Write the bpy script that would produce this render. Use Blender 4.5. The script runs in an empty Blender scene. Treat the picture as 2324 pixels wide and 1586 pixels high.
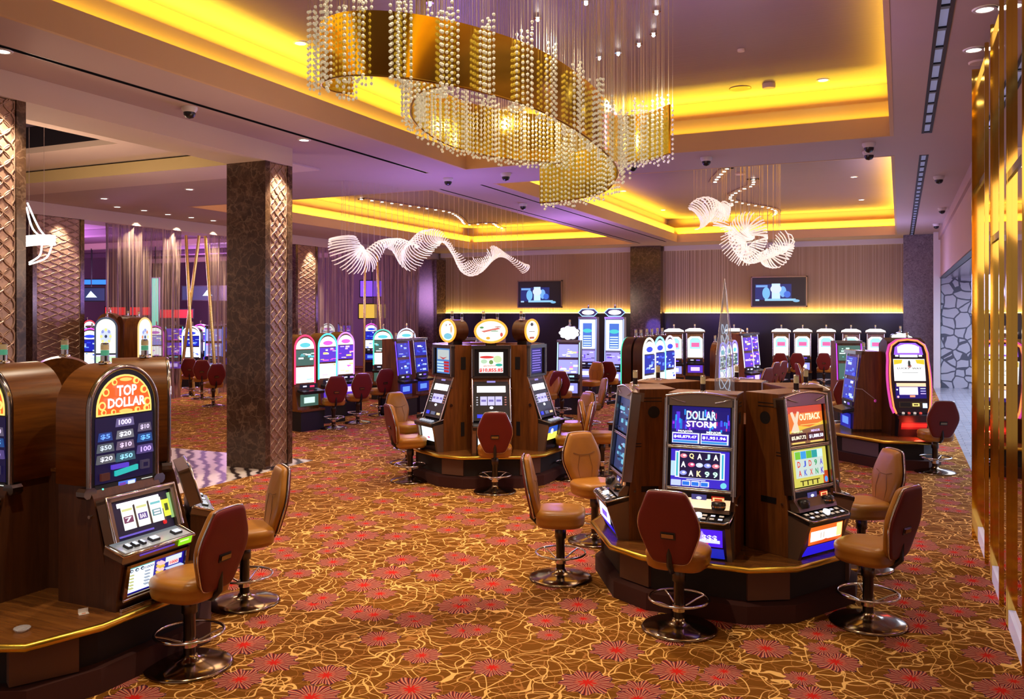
import bpy, math, random
from mathutils import Matrix, Vector
random.seed(7)
SC = bpy.context.scene
COL = SC.collection
R = math.radians

# ------------------------------------------------------------------ camera, world, exposure
F_PX, CAM_H, TH, HY, CX = 1937.0, 2.4, R(24.43), 712.0, 1162.0
cam = bpy.data.cameras.new('camera'); cam_ob = bpy.data.objects.new('camera', cam); COL.objects.link(cam_ob)
cam_ob.location = (0, 0, CAM_H); cam_ob.rotation_euler = (R(90), 0, TH)
cam.sensor_fit = 'HORIZONTAL'; cam.sensor_width = 36.0; cam.lens = 36.0 * F_PX / 2324.0
cam.shift_x = 0.0; cam.shift_y = -(793.0 - HY) / 2324.0
cam.clip_start = 0.05; cam.clip_end = 200
SC.camera = cam_ob
W = bpy.data.worlds.new('world'); SC.world = W; W.use_nodes = True
W.node_tree.nodes['Background'].inputs[0].default_value = (0.50, 0.36, 0.32, 1)
W.node_tree.nodes['Background'].inputs[1].default_value = 0.62
SC.view_settings.view_transform = 'Standard'; SC.view_settings.look = 'None'
SC.view_settings.gamma = 1.0; SC.view_settings.use_curve_mapping = False
SC.view_settings.exposure = 0.12
SC.cycles.use_denoising = True
SC.cycles.max_bounces = 7; SC.cycles.diffuse_bounces = 3; SC.cycles.glossy_bounces = 4
SC.cycles.transmission_bounces = 4; SC.cycles.transparent_max_bounces = 12
SC.cycles.sample_clamp_indirect = 4.0; SC.cycles.caustics_reflective = False; SC.cycles.caustics_refractive = False

GOLD = (1.0, 0.66, 0.03)
def area(name, loc, size, rot, color, power, spread=None):
    l = bpy.data.lights.new(name, 'AREA'); l.shape = 'RECTANGLE'; l.size, l.size_y = size
    l.color = color; l.energy = power
    if spread: l.spread = spread
    o = bpy.data.objects.new(name, l); COL.objects.link(o); o.location = loc; o.rotation_euler = rot
    return o
def spot(name, loc, color, power, angle=70, blend=0.6, rot=(0, 0, 0), radius=0.05):
    l = bpy.data.lights.new(name, 'SPOT'); l.color = color; l.energy = power
    l.spot_size = R(angle); l.spot_blend = blend; l.shadow_soft_size = radius
    o = bpy.data.objects.new(name, l); COL.objects.link(o); o.location = loc; o.rotation_euler = rot
    return o
def point(name, loc, color, power, radius=0.1):
    l = bpy.data.lights.new(name, 'POINT'); l.color = color; l.energy = power; l.shadow_soft_size = radius
    o = bpy.data.objects.new(name, l); COL.objects.link(o); o.location = loc
    return o

# trays of the ceiling: x0, x1, y0, y1
TRAYS = [(-7.25, -0.12, -2.5, 13.9), (-7.5, -0.12, 15.7, 31.3), (-16.0, -9.15, 15.95, 31.3)]
SOF = 5.05
def tray_lights(k, t, pw_up, pw_low):
    x0, x1, y0, y1 = t
    cx, cy, lx, ly = (x0 + x1) / 2, (y0 + y1) / 2, x1 - x0, y1 - y0
    for z, off, pw, tilt in ((5.60, 0.30, pw_up, 8), (5.345, 0.085, pw_low, 5)):
        area('cove_light', (x0 - off, cy, z), (0.06, ly), (0, R(180 + tilt), 0), GOLD, pw * ly, R(128))
        area('cove_light', (x1 + off, cy, z), (0.06, ly), (0, R(180 - tilt), 0), GOLD, pw * ly, R(128))
        area('cove_light', (cx, y1 + off, z), (lx, 0.06), (R(180 + tilt), 0, 0), GOLD, pw * lx, R(128))
        if y0 > 0:
            area('cove_light', (cx, y0 - off, z), (lx, 0.06), (R(180 - tilt), 0, 0), GOLD, pw * lx, R(128))
tray_lights(0, TRAYS[0], 19, 2.4)
tray_lights(1, TRAYS[1], 12, 13)
tray_lights(2, TRAYS[2], 12, 13)

WARM = (1.0, 0.80, 0.58)
DOWN = [  # x, y, ceiling height, power
 (-3.6, 2.6, 5.95, 420), (-6.2, 6.6, 5.95, 420), (-3.4, 7.2, 5.95, 620), (-1.1, 11.3, 5.95, 260), (-5.6, 11.6, 5.95, 300),
 (-2.6, 4.6, 5.95, 520), (-4.6, 9.6, 5.95, 560), (-8.2, 7.0, 5.05, 120), (-8.2, 11.6, 5.05, 120), (0.55, 7.9, 5.05, 150),
 (0.55, 10.1, 5.05, 150), (-2.0, 18.0, 5.95, 260), (-5.0, 21.0, 5.95, 260), (-1.2, 24.0, 5.95, 260), (-11.5, 18.5, 5.95, 240),
 (-13.5, 23.0, 5.95, 240), (-0.9, 16.3, 5.05, 180), (-3.5, 28.0, 5.95, 200), (-11.0, 28.0, 5.95, 200), (-11.8, 8.2, 5.27, 160),
 (-15.0, 13.8, 5.05, 160), (-12.2, 14.3, 5.05, 140), (-9.4, 14.9, 5.05, 120), (-10.5, 11.0, 5.27, 120)]
for x, y, z, p in DOWN:
    spot('downlight_lamp', (x, y, z - 0.07), WARM, p * 0.85, 92, 0.9)
PURP = (0.42, 0.22, 1.0)  # added violet point lights stand in for LED glow, no fixtures modelled
point('purple_fill', (-8.4, 22.5, 3.2), PURP, 260, 0.5)
point('purple_fill', (-8.0, 14.6, 2.8), (0.36, 0.2, 1.0), 210, 0.5)
point('purple_fill', (-1.8, 8.5, 4.3), (0.45, 0.25, 1.0), 70, 0.4)
point('purple_fill', (-0.6, 27.0, 3.0), (0.45, 0.4, 1.0), 160, 0.5)
point('purple_fill', (-16.5, 27.0, 2.6), PURP, 40, 0.5)
point('purple_fill', (-26.0, 19.0, 3.4), (0.85, 0.4, 1.0), 900, 1.0)
point('purple_fill', (-27.0, 29.0, 3.4), (0.85, 0.4, 1.0), 700, 1.0)
for wx, wy, wz, wp in ((-2.5, 9.5, 3.3, 60), (-6.0, 8.0, 3.3, 60), (-12.5, 9.0, 3.2, 230), (-13.0, 22.0, 3.0, 110), (-4.0, 24.0, 3.0, 130), (0.1, 5.0, 3.6, 30)):  # added warm fill points to brighten the soffits, no lamps hang here
    point('room_fill', (wx, wy, wz), (1.0, 0.68, 0.47), wp, 0.6)
point('purple_fill', (-9.0, 31.6, 1.9), (0.2, 0.12, 1.0), 25, 0.3)
area('lobby_light', (4.5, 22, 3.45), (5, 14), (0, 0, 0), (0.62, 0.74, 1.0), 1100)

# ------------------------------------------------------------------ materials
MATS = {}
class NG:
    def __init__(s, m):
        s.t = m.node_tree; s.n = s.t.nodes; s.l = s.t.links
    def node(s, typ, **kw):
        n = s.n.new(typ)
        for k, v in kw.items():
            setattr(n, k, v)
        return n
    def put(s, sock, v):
        if hasattr(v, 'is_output') or isinstance(v, bpy.types.NodeSocket): s.l.new(v, sock)
        else: sock.default_value = v
    def m(s, op, a, b=None, c=None, clamp=False):
        n = s.node('ShaderNodeMath', operation=op); n.use_clamp = clamp
        s.put(n.inputs[0], a)
        if b is not None: s.put(n.inputs[1], b)
        if c is not None: s.put(n.inputs[2], c)
        return n.outputs[0]
    def mix(s, f, a, b):
        n = s.node('ShaderNodeMix', data_type='RGBA')
        s.put(n.inputs[0], f); s.put(n.inputs[6], a if not isinstance(a, tuple) else (*a[:3], 1)); s.put(n.inputs[7], b if not isinstance(b, tuple) else (*b[:3], 1))
        return n.outputs[2]
    def ramp(s, f, stops):
        n = s.node('ShaderNodeValToRGB'); s.put(n.inputs[0], f)
        e = n.color_ramp.elements
        while len(e) < len(stops): e.new(0.5)
        for i, (p, c) in enumerate(stops):
            e[i].position = p; e[i].color = (*c, 1) if len(c) == 3 else c
        return n.outputs[0]
    def coord(s, which='Object', scale=(1, 1, 1)):
        t = s.node('ShaderNodeTexCoord'); mp = s.node('ShaderNodeMapping'); mp.inputs['Scale'].default_value = scale
        s.l.new(t.outputs[which], mp.inputs[0]); return mp.outputs[0]
    def noise(s, v, scale, detail=2, rough=0.5, dist=0.0, out=0):
        n = s.node('ShaderNodeTexNoise'); s.put(n.inputs['Vector'], v); n.inputs['Scale'].default_value = scale
        n.inputs['Detail'].default_value = detail; n.inputs['Roughness'].default_value = rough; n.inputs['Distortion'].default_value = dist
        return n.outputs[out]
    def bump(s, h, strength=0.3, dist=0.01):
        b = s.node('ShaderNodeBump'); b.inputs['Strength'].default_value = strength; b.inputs['Distance'].default_value = dist
        s.l.new(h, b.inputs['Height']); return b.outputs[0]
def mat(name, color=(0.5, 0.5, 0.5), rough=0.5, metal=0.0, em=None, es=0.0, spec=None, trans=None, alpha=None, coat=None):
    if name in MATS: return MATS[name]
    m = bpy.data.materials.new(name); m.use_nodes = True
    b = m.node_tree.nodes['Principled BSDF']
    b.inputs['Base Color'].default_value = (*color, 1); b.inputs['Roughness'].default_value = rough; b.inputs['Metallic'].default_value = metal
    if em: b.inputs['Emission Color'].default_value = (*em, 1); b.inputs['Emission Strength'].default_value = es
    if spec is not None: b.inputs['Specular IOR Level'].default_value = spec
    if trans is not None: b.inputs['Transmission Weight'].default_value = trans
    if alpha is not None: b.inputs['Alpha'].default_value = alpha
    if coat is not None: b.inputs['Coat Weight'].default_value = coat
    MATS[name] = m; return m
def bsdf(m): return m.node_tree.nodes['Principled BSDF']
EMC = {}
def srgb(r, g, b):
    f = lambda c: (c / 255) / 12.92 if c <= 10 else (((c / 255) + 0.055) / 1.055) ** 2.4
    return (f(r), f(g), f(b))
def em(rgb, s=1.0):
    """screen colour: an emissive glass, rgb 0-255"""
    k = (tuple(rgb), s)
    if k not in EMC:
        m = mat('lit_%d_%d_%d_%d' % (*rgb, int(s * 10)), (0.01, 0.01, 0.01), 0.35, 0, srgb(*rgb), s)
        m.cycles.emission_sampling = 'NONE' if s < 2.5 else 'AUTO'
        EMC[k] = m
    return EMC[k]

def wood(name, c1, c2, rough=0.38, axis='z', scale=1.0):
    m = mat(name, c1, rough); g = NG(m); b = bsdf(m)
    sc = {'z': (9, 9, 0.7), 'x': (0.7, 9, 9), 'y': (9, 0.7, 9)}[axis]
    v = g.coord('Object', tuple(k * scale for k in sc))
    n = g.noise(v, 2.2, 5, 0.6, 0.4); n2 = g.noise(v, 9.0, 3, 0.6)
    f = g.m('ADD', g.m('MULTIPLY', n, 0.75), g.m('MULTIPLY', n2, 0.25))
    g.l.new(g.ramp(f, [(0.33, c1), (0.52, tuple((a + d) / 2 for a, d in zip(c1, c2))), (0.68, c2)]), b.inputs['Base Color'])
    g.l.new(g.bump(n2, 0.08, 0.003), b.inputs['Normal'])
    return m
M_WOOD = wood('walnut_veneer', (0.105, 0.031, 0.006), (0.28, 0.095, 0.017))
M_WOODD = wood('dark_walnut_veneer', (0.05, 0.016, 0.006), (0.11, 0.036, 0.012))
M_WOODW = wood('round_top_veneer', (0.12, 0.036, 0.006), (0.30, 0.105, 0.016), 0.3, 'y')
M_CTR = wood('counter_veneer', (0.12, 0.037, 0.009), (0.26, 0.10, 0.022), 0.22, 'x')
M_BRASS = mat('brushed_brass_nosing', (0.75, 0.50, 0.07), 0.28, 1.0)
M_CHROME = mat('chrome', (0.72, 0.70, 0.70), 0.12, 1.0)
M_DCHROME = mat('smoked_chrome', (0.30, 0.26, 0.24), 0.2, 1.0)
M_BRONZE = mat('bronze_grey_panel', (0.26, 0.19, 0.14), 0.3, 0.7)
M_BLACK = mat('black_plastic', (0.012, 0.011, 0.014), 0.28)
M_DARK = mat('dark_recess', (0.010, 0.006, 0.006), 0.7)
M_PLINTH = mat('dark_red_plinth_carpet', (0.050, 0.010, 0.006), 0.95)
M_PLATE = mat('brown_access_plate', (0.13, 0.06, 0.035), 0.6)
M_RED = mat('red_vinyl', (0.145, 0.005, 0.002), 0.5)
M_BASE = mat('bronze_chair_base', (0.30, 0.22, 0.14), 0.16, 1.0)
M_PIPE = mat('dark_bronze_tube', (0.10, 0.075, 0.06), 0.28, 1.0)
M_GOLDP = mat('gold_tube', (0.85, 0.66, 0.2), 0.25, 0.8)

M_TAN = mat('tan_leather', (0.46, 0.19, 0.035), 0.36)
g = NG(M_TAN); v = g.coord('Object'); n = g.noise(v, 90, 2); n2 = g.noise(v, 5, 3)
g.l.new(g.bump(n, 0.12, 0.002), bsdf(M_TAN).inputs['Normal'])
g.l.new(g.mix(n2, (0.34, 0.122, 0.011), (0.50, 0.21, 0.022)), bsdf(M_TAN).inputs['Base Color'])
g = NG(M_RED); v = g.coord('Object'); g.l.new(g.bump(g.noise(v, 120, 2), 0.1, 0.002), bsdf(M_RED).inputs['Normal'])

def paint(name, c, rough=0.75, var=0.06):
    m = mat(name, c, rough); g = NG(m); v = g.coord('Object')
    n = g.noise(v, 0.8, 3)
    g.l.new(g.mix(n, tuple(k * (1 - var) for k in c), tuple(min(1, k * (1 + var)) for k in c)), bsdf(m).inputs['Base Color'])
    return m
M_SOF = paint('ceiling_paint', (0.50, 0.39, 0.35))
M_SOF2 = paint('beam_paint', (0.66, 0.54, 0.44))
M_LEAF = paint('silver_leaf_ceiling', (0.23, 0.165, 0.19), 0.42)
g = NG(M_LEAF); v = g.coord('Object', (1, 14, 1)); g.l.new(g.bump(g.noise(v, 1.2, 3), 0.15, 0.02), bsdf(M_LEAF).inputs['Normal'])
M_FASC = paint('cove_fascia_bounce_tint', (0.62, 0.42, 0.22))  # beige ceiling paint with the gold cove bounce mixed into its colour
M_HALL = paint('hall_wall_paint', (0.16, 0.10, 0.14))
M_PINK = paint('bulkhead_paint', (0.50, 0.36, 0.34))
M_NAVY = mat('navy_lacquer_wall', (0.012, 0.010, 0.028), 0.25)

def marble(name, base, vein, light, scale=1.0):
    m = mat(name, base, 0.16); g = NG(m); v = g.coord('Object')
    d = g.noise(v, 2.0 * scale, 4, 0.6, 0.0, 1)
    mixv = g.node('ShaderNodeVectorMath', operation='MULTIPLY_ADD'); g.l.new(d, mixv.inputs[0]); mixv.inputs[1].default_value = (0.6, 0.6, 0.6); g.l.new(v, mixv.inputs[2])
    vo = g.node('ShaderNodeTexVoronoi', feature='DISTANCE_TO_EDGE'); g.l.new(mixv.outputs[0], vo.inputs['Vector']); vo.inputs['Scale'].default_value = 5.5 * scale
    vn = g.m('SUBTRACT', 1.0, g.m('MULTIPLY', vo.outputs['Distance'], 13.0, clamp=True), clamp=True)
    n = g.noise(mixv.outputs[0], 7 * scale, 6, 0.72)
    c = g.ramp(n, [(0.30, base), (0.52, tuple(k * 2.2 for k in base)), (0.66, light), (0.8, vein)])
    vn2 = g.m('MULTIPLY', vn, g.m('MULTIPLY', g.noise(v, 3.3 * scale, 3), 0.5))
    g.l.new(g.mix(vn2, c, vein), bsdf(m).inputs['Base Color'])
    return m
M_MARB = marble('brown_marble', (0.032, 0.017, 0.011), (0.36, 0.24, 0.16), (0.13, 0.075, 0.048))
M_MARB2 = marble('grey_brown_marble', (0.075, 0.06, 0.075), (0.42, 0.38, 0.42), (0.20, 0.17, 0.20), 1.6)
M_CARVE = marble('carved_bronze_stone', (0.19, 0.12, 0.085), (0.46, 0.34, 0.25), (0.33, 0.22, 0.15), 1.2)
bsdf(M_CARVE).inputs['Metallic'].default_value = 0.35; bsdf(M_CARVE).inputs['Roughness'].default_value = 0.35

# striped walkway marble
M_STRIPE = mat('striped_grey_marble', (0.4, 0.36, 0.33), 0.3); g = NG(M_STRIPE)
v = g.coord('Object', (1, 1, 1)); wv = g.node('ShaderNodeTexWave', wave_type='BANDS', bands_direction='DIAGONAL'); g.l.new(v, wv.inputs[0])
wv.inputs['Scale'].default_value = 2.2; wv.inputs['Distortion'].default_value = 5; wv.inputs['Detail'].default_value = 3
g.l.new(g.ramp(wv.outputs[1], [(0.15, (0.03, 0.02, 0.02)), (0.30, (0.35, 0.30, 0.26)), (0.7, (0.75, 0.68, 0.60))]), bsdf(M_STRIPE).inputs['Base Color'])
# lobby tile
M_TILE = mat('grey_blue_tile', (0.3, 0.33, 0.38), 0.2); g = NG(M_TILE); v = g.coord('Object')
bk = g.node('ShaderNodeTexBrick'); g.l.new(v, bk.inputs[0]); bk.inputs['Scale'].default_value = 1.6; bk.inputs['Mortar Size'].default_value = 0.012
bk.inputs['Color1'].default_value = (0.26, 0.28, 0.34, 1); bk.inputs['Color2'].default_value = (0.40, 0.42, 0.47, 1); bk.inputs['Mortar'].default_value = (0.12, 0.12, 0.14, 1)
g.l.new(g.mix(g.m('MULTIPLY', g.noise(v, 4, 4), 0.5), bk.outputs[0], (0.5, 0.5, 0.52)), bsdf(M_TILE).inputs['Base Color'])
# cell pattern wall
M_CELL = mat('pebble_cell_wall', (0.5, 0.5, 0.5), 0.45); g = NG(M_CELL); v = g.coord('Object', (1, 0.0, 1))
nv = g.noise(v, 1.6, 2, 0.5, 0, 1)
mv = g.node('ShaderNodeVectorMath', operation='MULTIPLY_ADD'); g.l.new(nv, mv.inputs[0]); mv.inputs[1].default_value = (0.25, 0, 0.25); g.l.new(v, mv.inputs[2])
vo = g.node('ShaderNodeTexVoronoi', feature='DISTANCE_TO_EDGE', voronoi_dimensions='3D'); g.l.new(mv.outputs[0], vo.inputs['Vector']); vo.inputs['Scale'].default_value = 2.8; vo.inputs['Randomness'].default_value = 0.8
e = g.m('GREATER_THAN', vo.outputs['Distance'], 0.055)
g.l.new(g.mix(e, (0.07, 0.075, 0.10), (0.42, 0.42, 0.46)), bsdf(M_CELL).inputs['Base Color'])
# slatted wall
M_SLAT = mat('slatted_wall_panel', (0.35, 0.24, 0.15), 0.45); g = NG(M_SLAT); v = g.coord('Object', (1, 0, 0))
n1 = g.noise(v, 26, 1, 0.5); n2 = g.noise(v, 0.35, 0)
st = g.ramp(n1, [(0.42, (0.24, 0.17, 0.11)), (0.52, (0.46, 0.37, 0.27)), (0.60, (0.80, 0.72, 0.60))])
g.l.new(g.mix(g.ramp(n2, [(0.42, (0, 0, 0)), (0.6, (0.65, 0.65, 0.65))]), (0.36, 0.25, 0.145), st), bsdf(M_SLAT).inputs['Base Color'])
g.l.new(g.bump(n1, 0.6, 0.02), bsdf(M_SLAT).inputs['Normal'])
# sheer curtain
M_SHEER = mat('sheer_brown_fabric', (0.20, 0.13, 0.15), 0.7); g = NG(M_SHEER); b = bsdf(M_SHEER); v = g.coord('Object', (1, 1, 0))
n = g.noise(v, 22, 3, 0.7)
g.l.new(g.ramp(n, [(0.38, (0.10, 0.055, 0.05)), (0.52, (0.34, 0.22, 0.18)), (0.64, (0.75, 0.56, 0.44))]), b.inputs['Base Color'])
g.l.new(g.m('MULTIPLY_ADD', n, 0.75, 0.30, clamp=True), b.inputs['Alpha'])
# mirror
M_MIRROR = mat('bronze_mirror', (0.86, 0.76, 0.68), 0.015, 1.0)
M_MBRASS = mat('polished_brass', (0.78, 0.53, 0.11), 0.08, 1.0)
M_RIBBON = mat('polished_gold_band', (0.92, 0.66, 0.08), 0.12, 1.0)
# crystal
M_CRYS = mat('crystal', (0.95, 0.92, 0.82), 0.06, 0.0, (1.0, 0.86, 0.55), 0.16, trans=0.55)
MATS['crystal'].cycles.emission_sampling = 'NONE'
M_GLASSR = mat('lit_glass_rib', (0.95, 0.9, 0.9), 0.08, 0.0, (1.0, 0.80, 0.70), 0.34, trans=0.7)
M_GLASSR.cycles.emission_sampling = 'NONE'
M_WIRE = mat('suspension_wire_steel', (0.75, 0.68, 0.62), 0.3, 0.8)
M_GLASS = mat('clear_glass', (0.85, 0.9, 1.0), 0.03, 0.0, alpha=0.28)
M_LAMP = mat('lamp_glow', (1, 1, 1), 0.5, 0, (1.0, 0.90, 0.74), 9.0); M_LAMP.cycles.emission_sampling = 'NONE'
M_STAR = mat('small_lamp_glow', (1, 1, 1), 0.5, 0, (1.0, 0.92, 0.84), 30.0); M_STAR.cycles.emission_sampling = 'NONE'
M_WHITE = mat('white_trim', (0.7, 0.66, 0.63), 0.5)
M_LEDY = mat('gold_led_strip', (1, 1, 1), 0.5, 0, (1.0, 0.62, 0.14), 7.0)
M_CREAM = mat('cream_candle', (0.62, 0.50, 0.28), 0.4, 0, (0.8, 0.6, 0.3), 0.12)

# carpet
M_CARPET = mat('floral_carpet', (0.3, 0.1, 0.01), 0.95, spec=0.1)
g = NG(M_CARPET); b = bsdf(M_CARPET)
P = g.coord('Object')
def warped(seed, sc, amt):
    mp = g.node('ShaderNodeMapping'); mp.inputs['Location'].default_value = (seed, seed * 1.7, 0); g.l.new(P, mp.inputs[0])
    nz = g.node('ShaderNodeTexNoise', noise_dimensions='2D'); g.l.new(mp.outputs[0], nz.inputs['Vector']); nz.inputs['Scale'].default_value = sc; nz.inputs['Detail'].default_value = 1.2
    sb = g.node('ShaderNodeVectorMath', operation='SUBTRACT'); g.l.new(nz.outputs[1], sb.inputs[0]); sb.inputs[1].default_value = (0.5, 0.5, 0.5)
    ma = g.node('ShaderNodeVectorMath', operation='MULTIPLY_ADD'); g.l.new(sb.outputs[0], ma.inputs[0]); ma.inputs[1].default_value = (amt, amt, 0); g.l.new(mp.outputs[0], ma.inputs[2])
    return ma.outputs[0]
def ring_lines(seed, wsc, amt, vsc, wd):
    vv = g.node('ShaderNodeTexVoronoi', voronoi_dimensions='2D', feature='DISTANCE_TO_EDGE'); g.l.new(warped(seed, wsc, amt), vv.inputs['Vector'])
    vv.inputs['Scale'].default_value = vsc
    return g.m('LESS_THAN', vv.outputs['Distance'], wd * vsc)
def wave_lines(seed, wsc, amt, per, wd, axis):
    sx = g.node('ShaderNodeSeparateXYZ'); g.l.new(warped(seed, wsc, amt), sx.inputs[0])
    f = g.m('FRACT', g.m('DIVIDE', sx.outputs[axis], per)); d = g.m('ABSOLUTE', g.m('SUBTRACT', f, 0.5))
    return g.m('LESS_THAN', d, wd / per)
L = g.m('MAXIMUM', ring_lines(1.3, 2.6, 0.55, 3.0, 0.0055), wave_lines(4.7, 2.1, 0.75, 0.21, 0.0060, 0))
L = g.m('MAXIMUM', L, wave_lines(9.1, 1.9, 0.95, 0.26, 0.0055, 1))
L = g.m('MAXIMUM', L, ring_lines(31.3, 3.4, 0.45, 2.2, 0.0050))
L2 = g.m('MAXIMUM', ring_lines(17.3, 3.1, 0.6, 3.6, 0.0045), wave_lines(23.3, 2.9, 0.5, 0.15, 0.0042, 1))
L2 = g.m('MAXIMUM', L2, wave_lines(41.3, 2.4, 0.8, 0.19, 0.0042, 0))
base = g.mix(g.noise(P, 1.1, 2), (0.140, 0.044, 0.0035), (0.225, 0.085, 0.008))
col = g.mix(g.m('MULTIPLY', L2, 0.75), base, (0.46, 0.19, 0.045))
col = g.mix(L, col, (0.86, 0.50, 0.15))
def flowers(col, seed, cell, rmin, rmax, frac):
    mp = g.node('ShaderNodeMapping'); mp.inputs['Location'].default_value = (seed, seed * 0.6, 0); g.l.new(P, mp.inputs[0])
    vo = g.node('ShaderNodeTexVoronoi', voronoi_dimensions='2D'); g.l.new(mp.outputs[0], vo.inputs['Vector']); vo.inputs['Scale'].default_value = 1 / cell; vo.inputs['Randomness'].default_value = 0.62
    sb = g.node('ShaderNodeVectorMath', operation='SUBTRACT'); g.l.new(mp.outputs[0], sb.inputs[0]); g.l.new(vo.outputs['Position'], sb.inputs[1])
    s3 = g.node('ShaderNodeSeparateXYZ'); g.l.new(sb.outputs[0], s3.inputs[0])
    r = g.m('SQRT', g.m('ADD', g.m('MULTIPLY', s3.outputs[0], s3.outputs[0]), g.m('MULTIPLY', s3.outputs[1], s3.outputs[1])))
    a = g.m('ARCTAN2', s3.outputs[1], s3.outputs[0])
    sc = g.node('ShaderNodeSeparateColor'); g.l.new(vo.outputs['Color'], sc.inputs[0])
    rad = g.m('MULTIPLY_ADD', sc.outputs[0], rmax - rmin, rmin)
    on = g.m('LESS_THAN', sc.outputs[1], frac)
    q = g.m('DIVIDE', r, g.m('MULTIPLY', rad, g.m('MULTIPLY_ADD', g.m('SINE', g.m('MULTIPLY_ADD', a, 9.0, g.m('MULTIPLY', sc.outputs[2], 6))), 0.10, 0.94)))
    q = g.m('ADD', q, g.m('MULTIPLY', g.m('SUBTRACT', g.noise(P, 14, 1), 0.5), 0.18))
    inside = g.m('MULTIPLY', on, g.m('LESS_THAN', q, 1.0))
    pet = g.m('SINE', g.m('ADD', g.m('MULTIPLY', a, 19.0), g.m('MULTIPLY', g.noise(P, 9, 0), 5.0)))
    pet2 = g.m('SINE', g.m('ADD', g.m('MULTIPLY', a, 9.0), g.m('MULTIPLY', q, 9.0)))
    pink = g.mix(g.m('GREATER_THAN', pet, 0.25), (0.52, 0.17, 0.11), (0.34, 0.040, 0.025))
    dark = g.m('MULTIPLY', g.m('GREATER_THAN', g.m('ABSOLUTE', pet), 0.90), g.m('GREATER_THAN', q, 0.42))
    dark = g.m('MAXIMUM', dark, g.m('MULTIPLY', g.m('GREATER_THAN', q, 0.93), g.m('GREATER_THAN', pet2, 0.1)))
    fc = g.mix(dark, pink, (0.05, 0.012, 0.03))
    star = g.m('LESS_THAN', q, g.m('MULTIPLY_ADD', g.m('SINE', g.m('MULTIPLY', a, 8.0)), 0.09, 0.24))
    fc = g.mix(star, fc, (0.58, 0.018, 0.010))
    thin = g.m('MULTIPLY', g.m('LESS_THAN', g.m('ABSOLUTE', pet), 0.20), g.m('GREATER_THAN', q, 0.5))
    fc = g.mix(g.m('MULTIPLY', thin, 0.75), fc, (0.80, 0.42, 0.24))
    return g.mix(inside, col, fc)
col = flowers(col, 3.1, 0.50, 0.13, 0.20, 0.80)
col = flowers(col, 11.7, 0.58, 0.10, 0.15, 0.55)
g.l.new(col, b.inputs['Base Color'])
g.l.new(g.bump(g.noise(P, 260, 2), 0.25, 0.004), b.inputs['Normal'])

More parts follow.
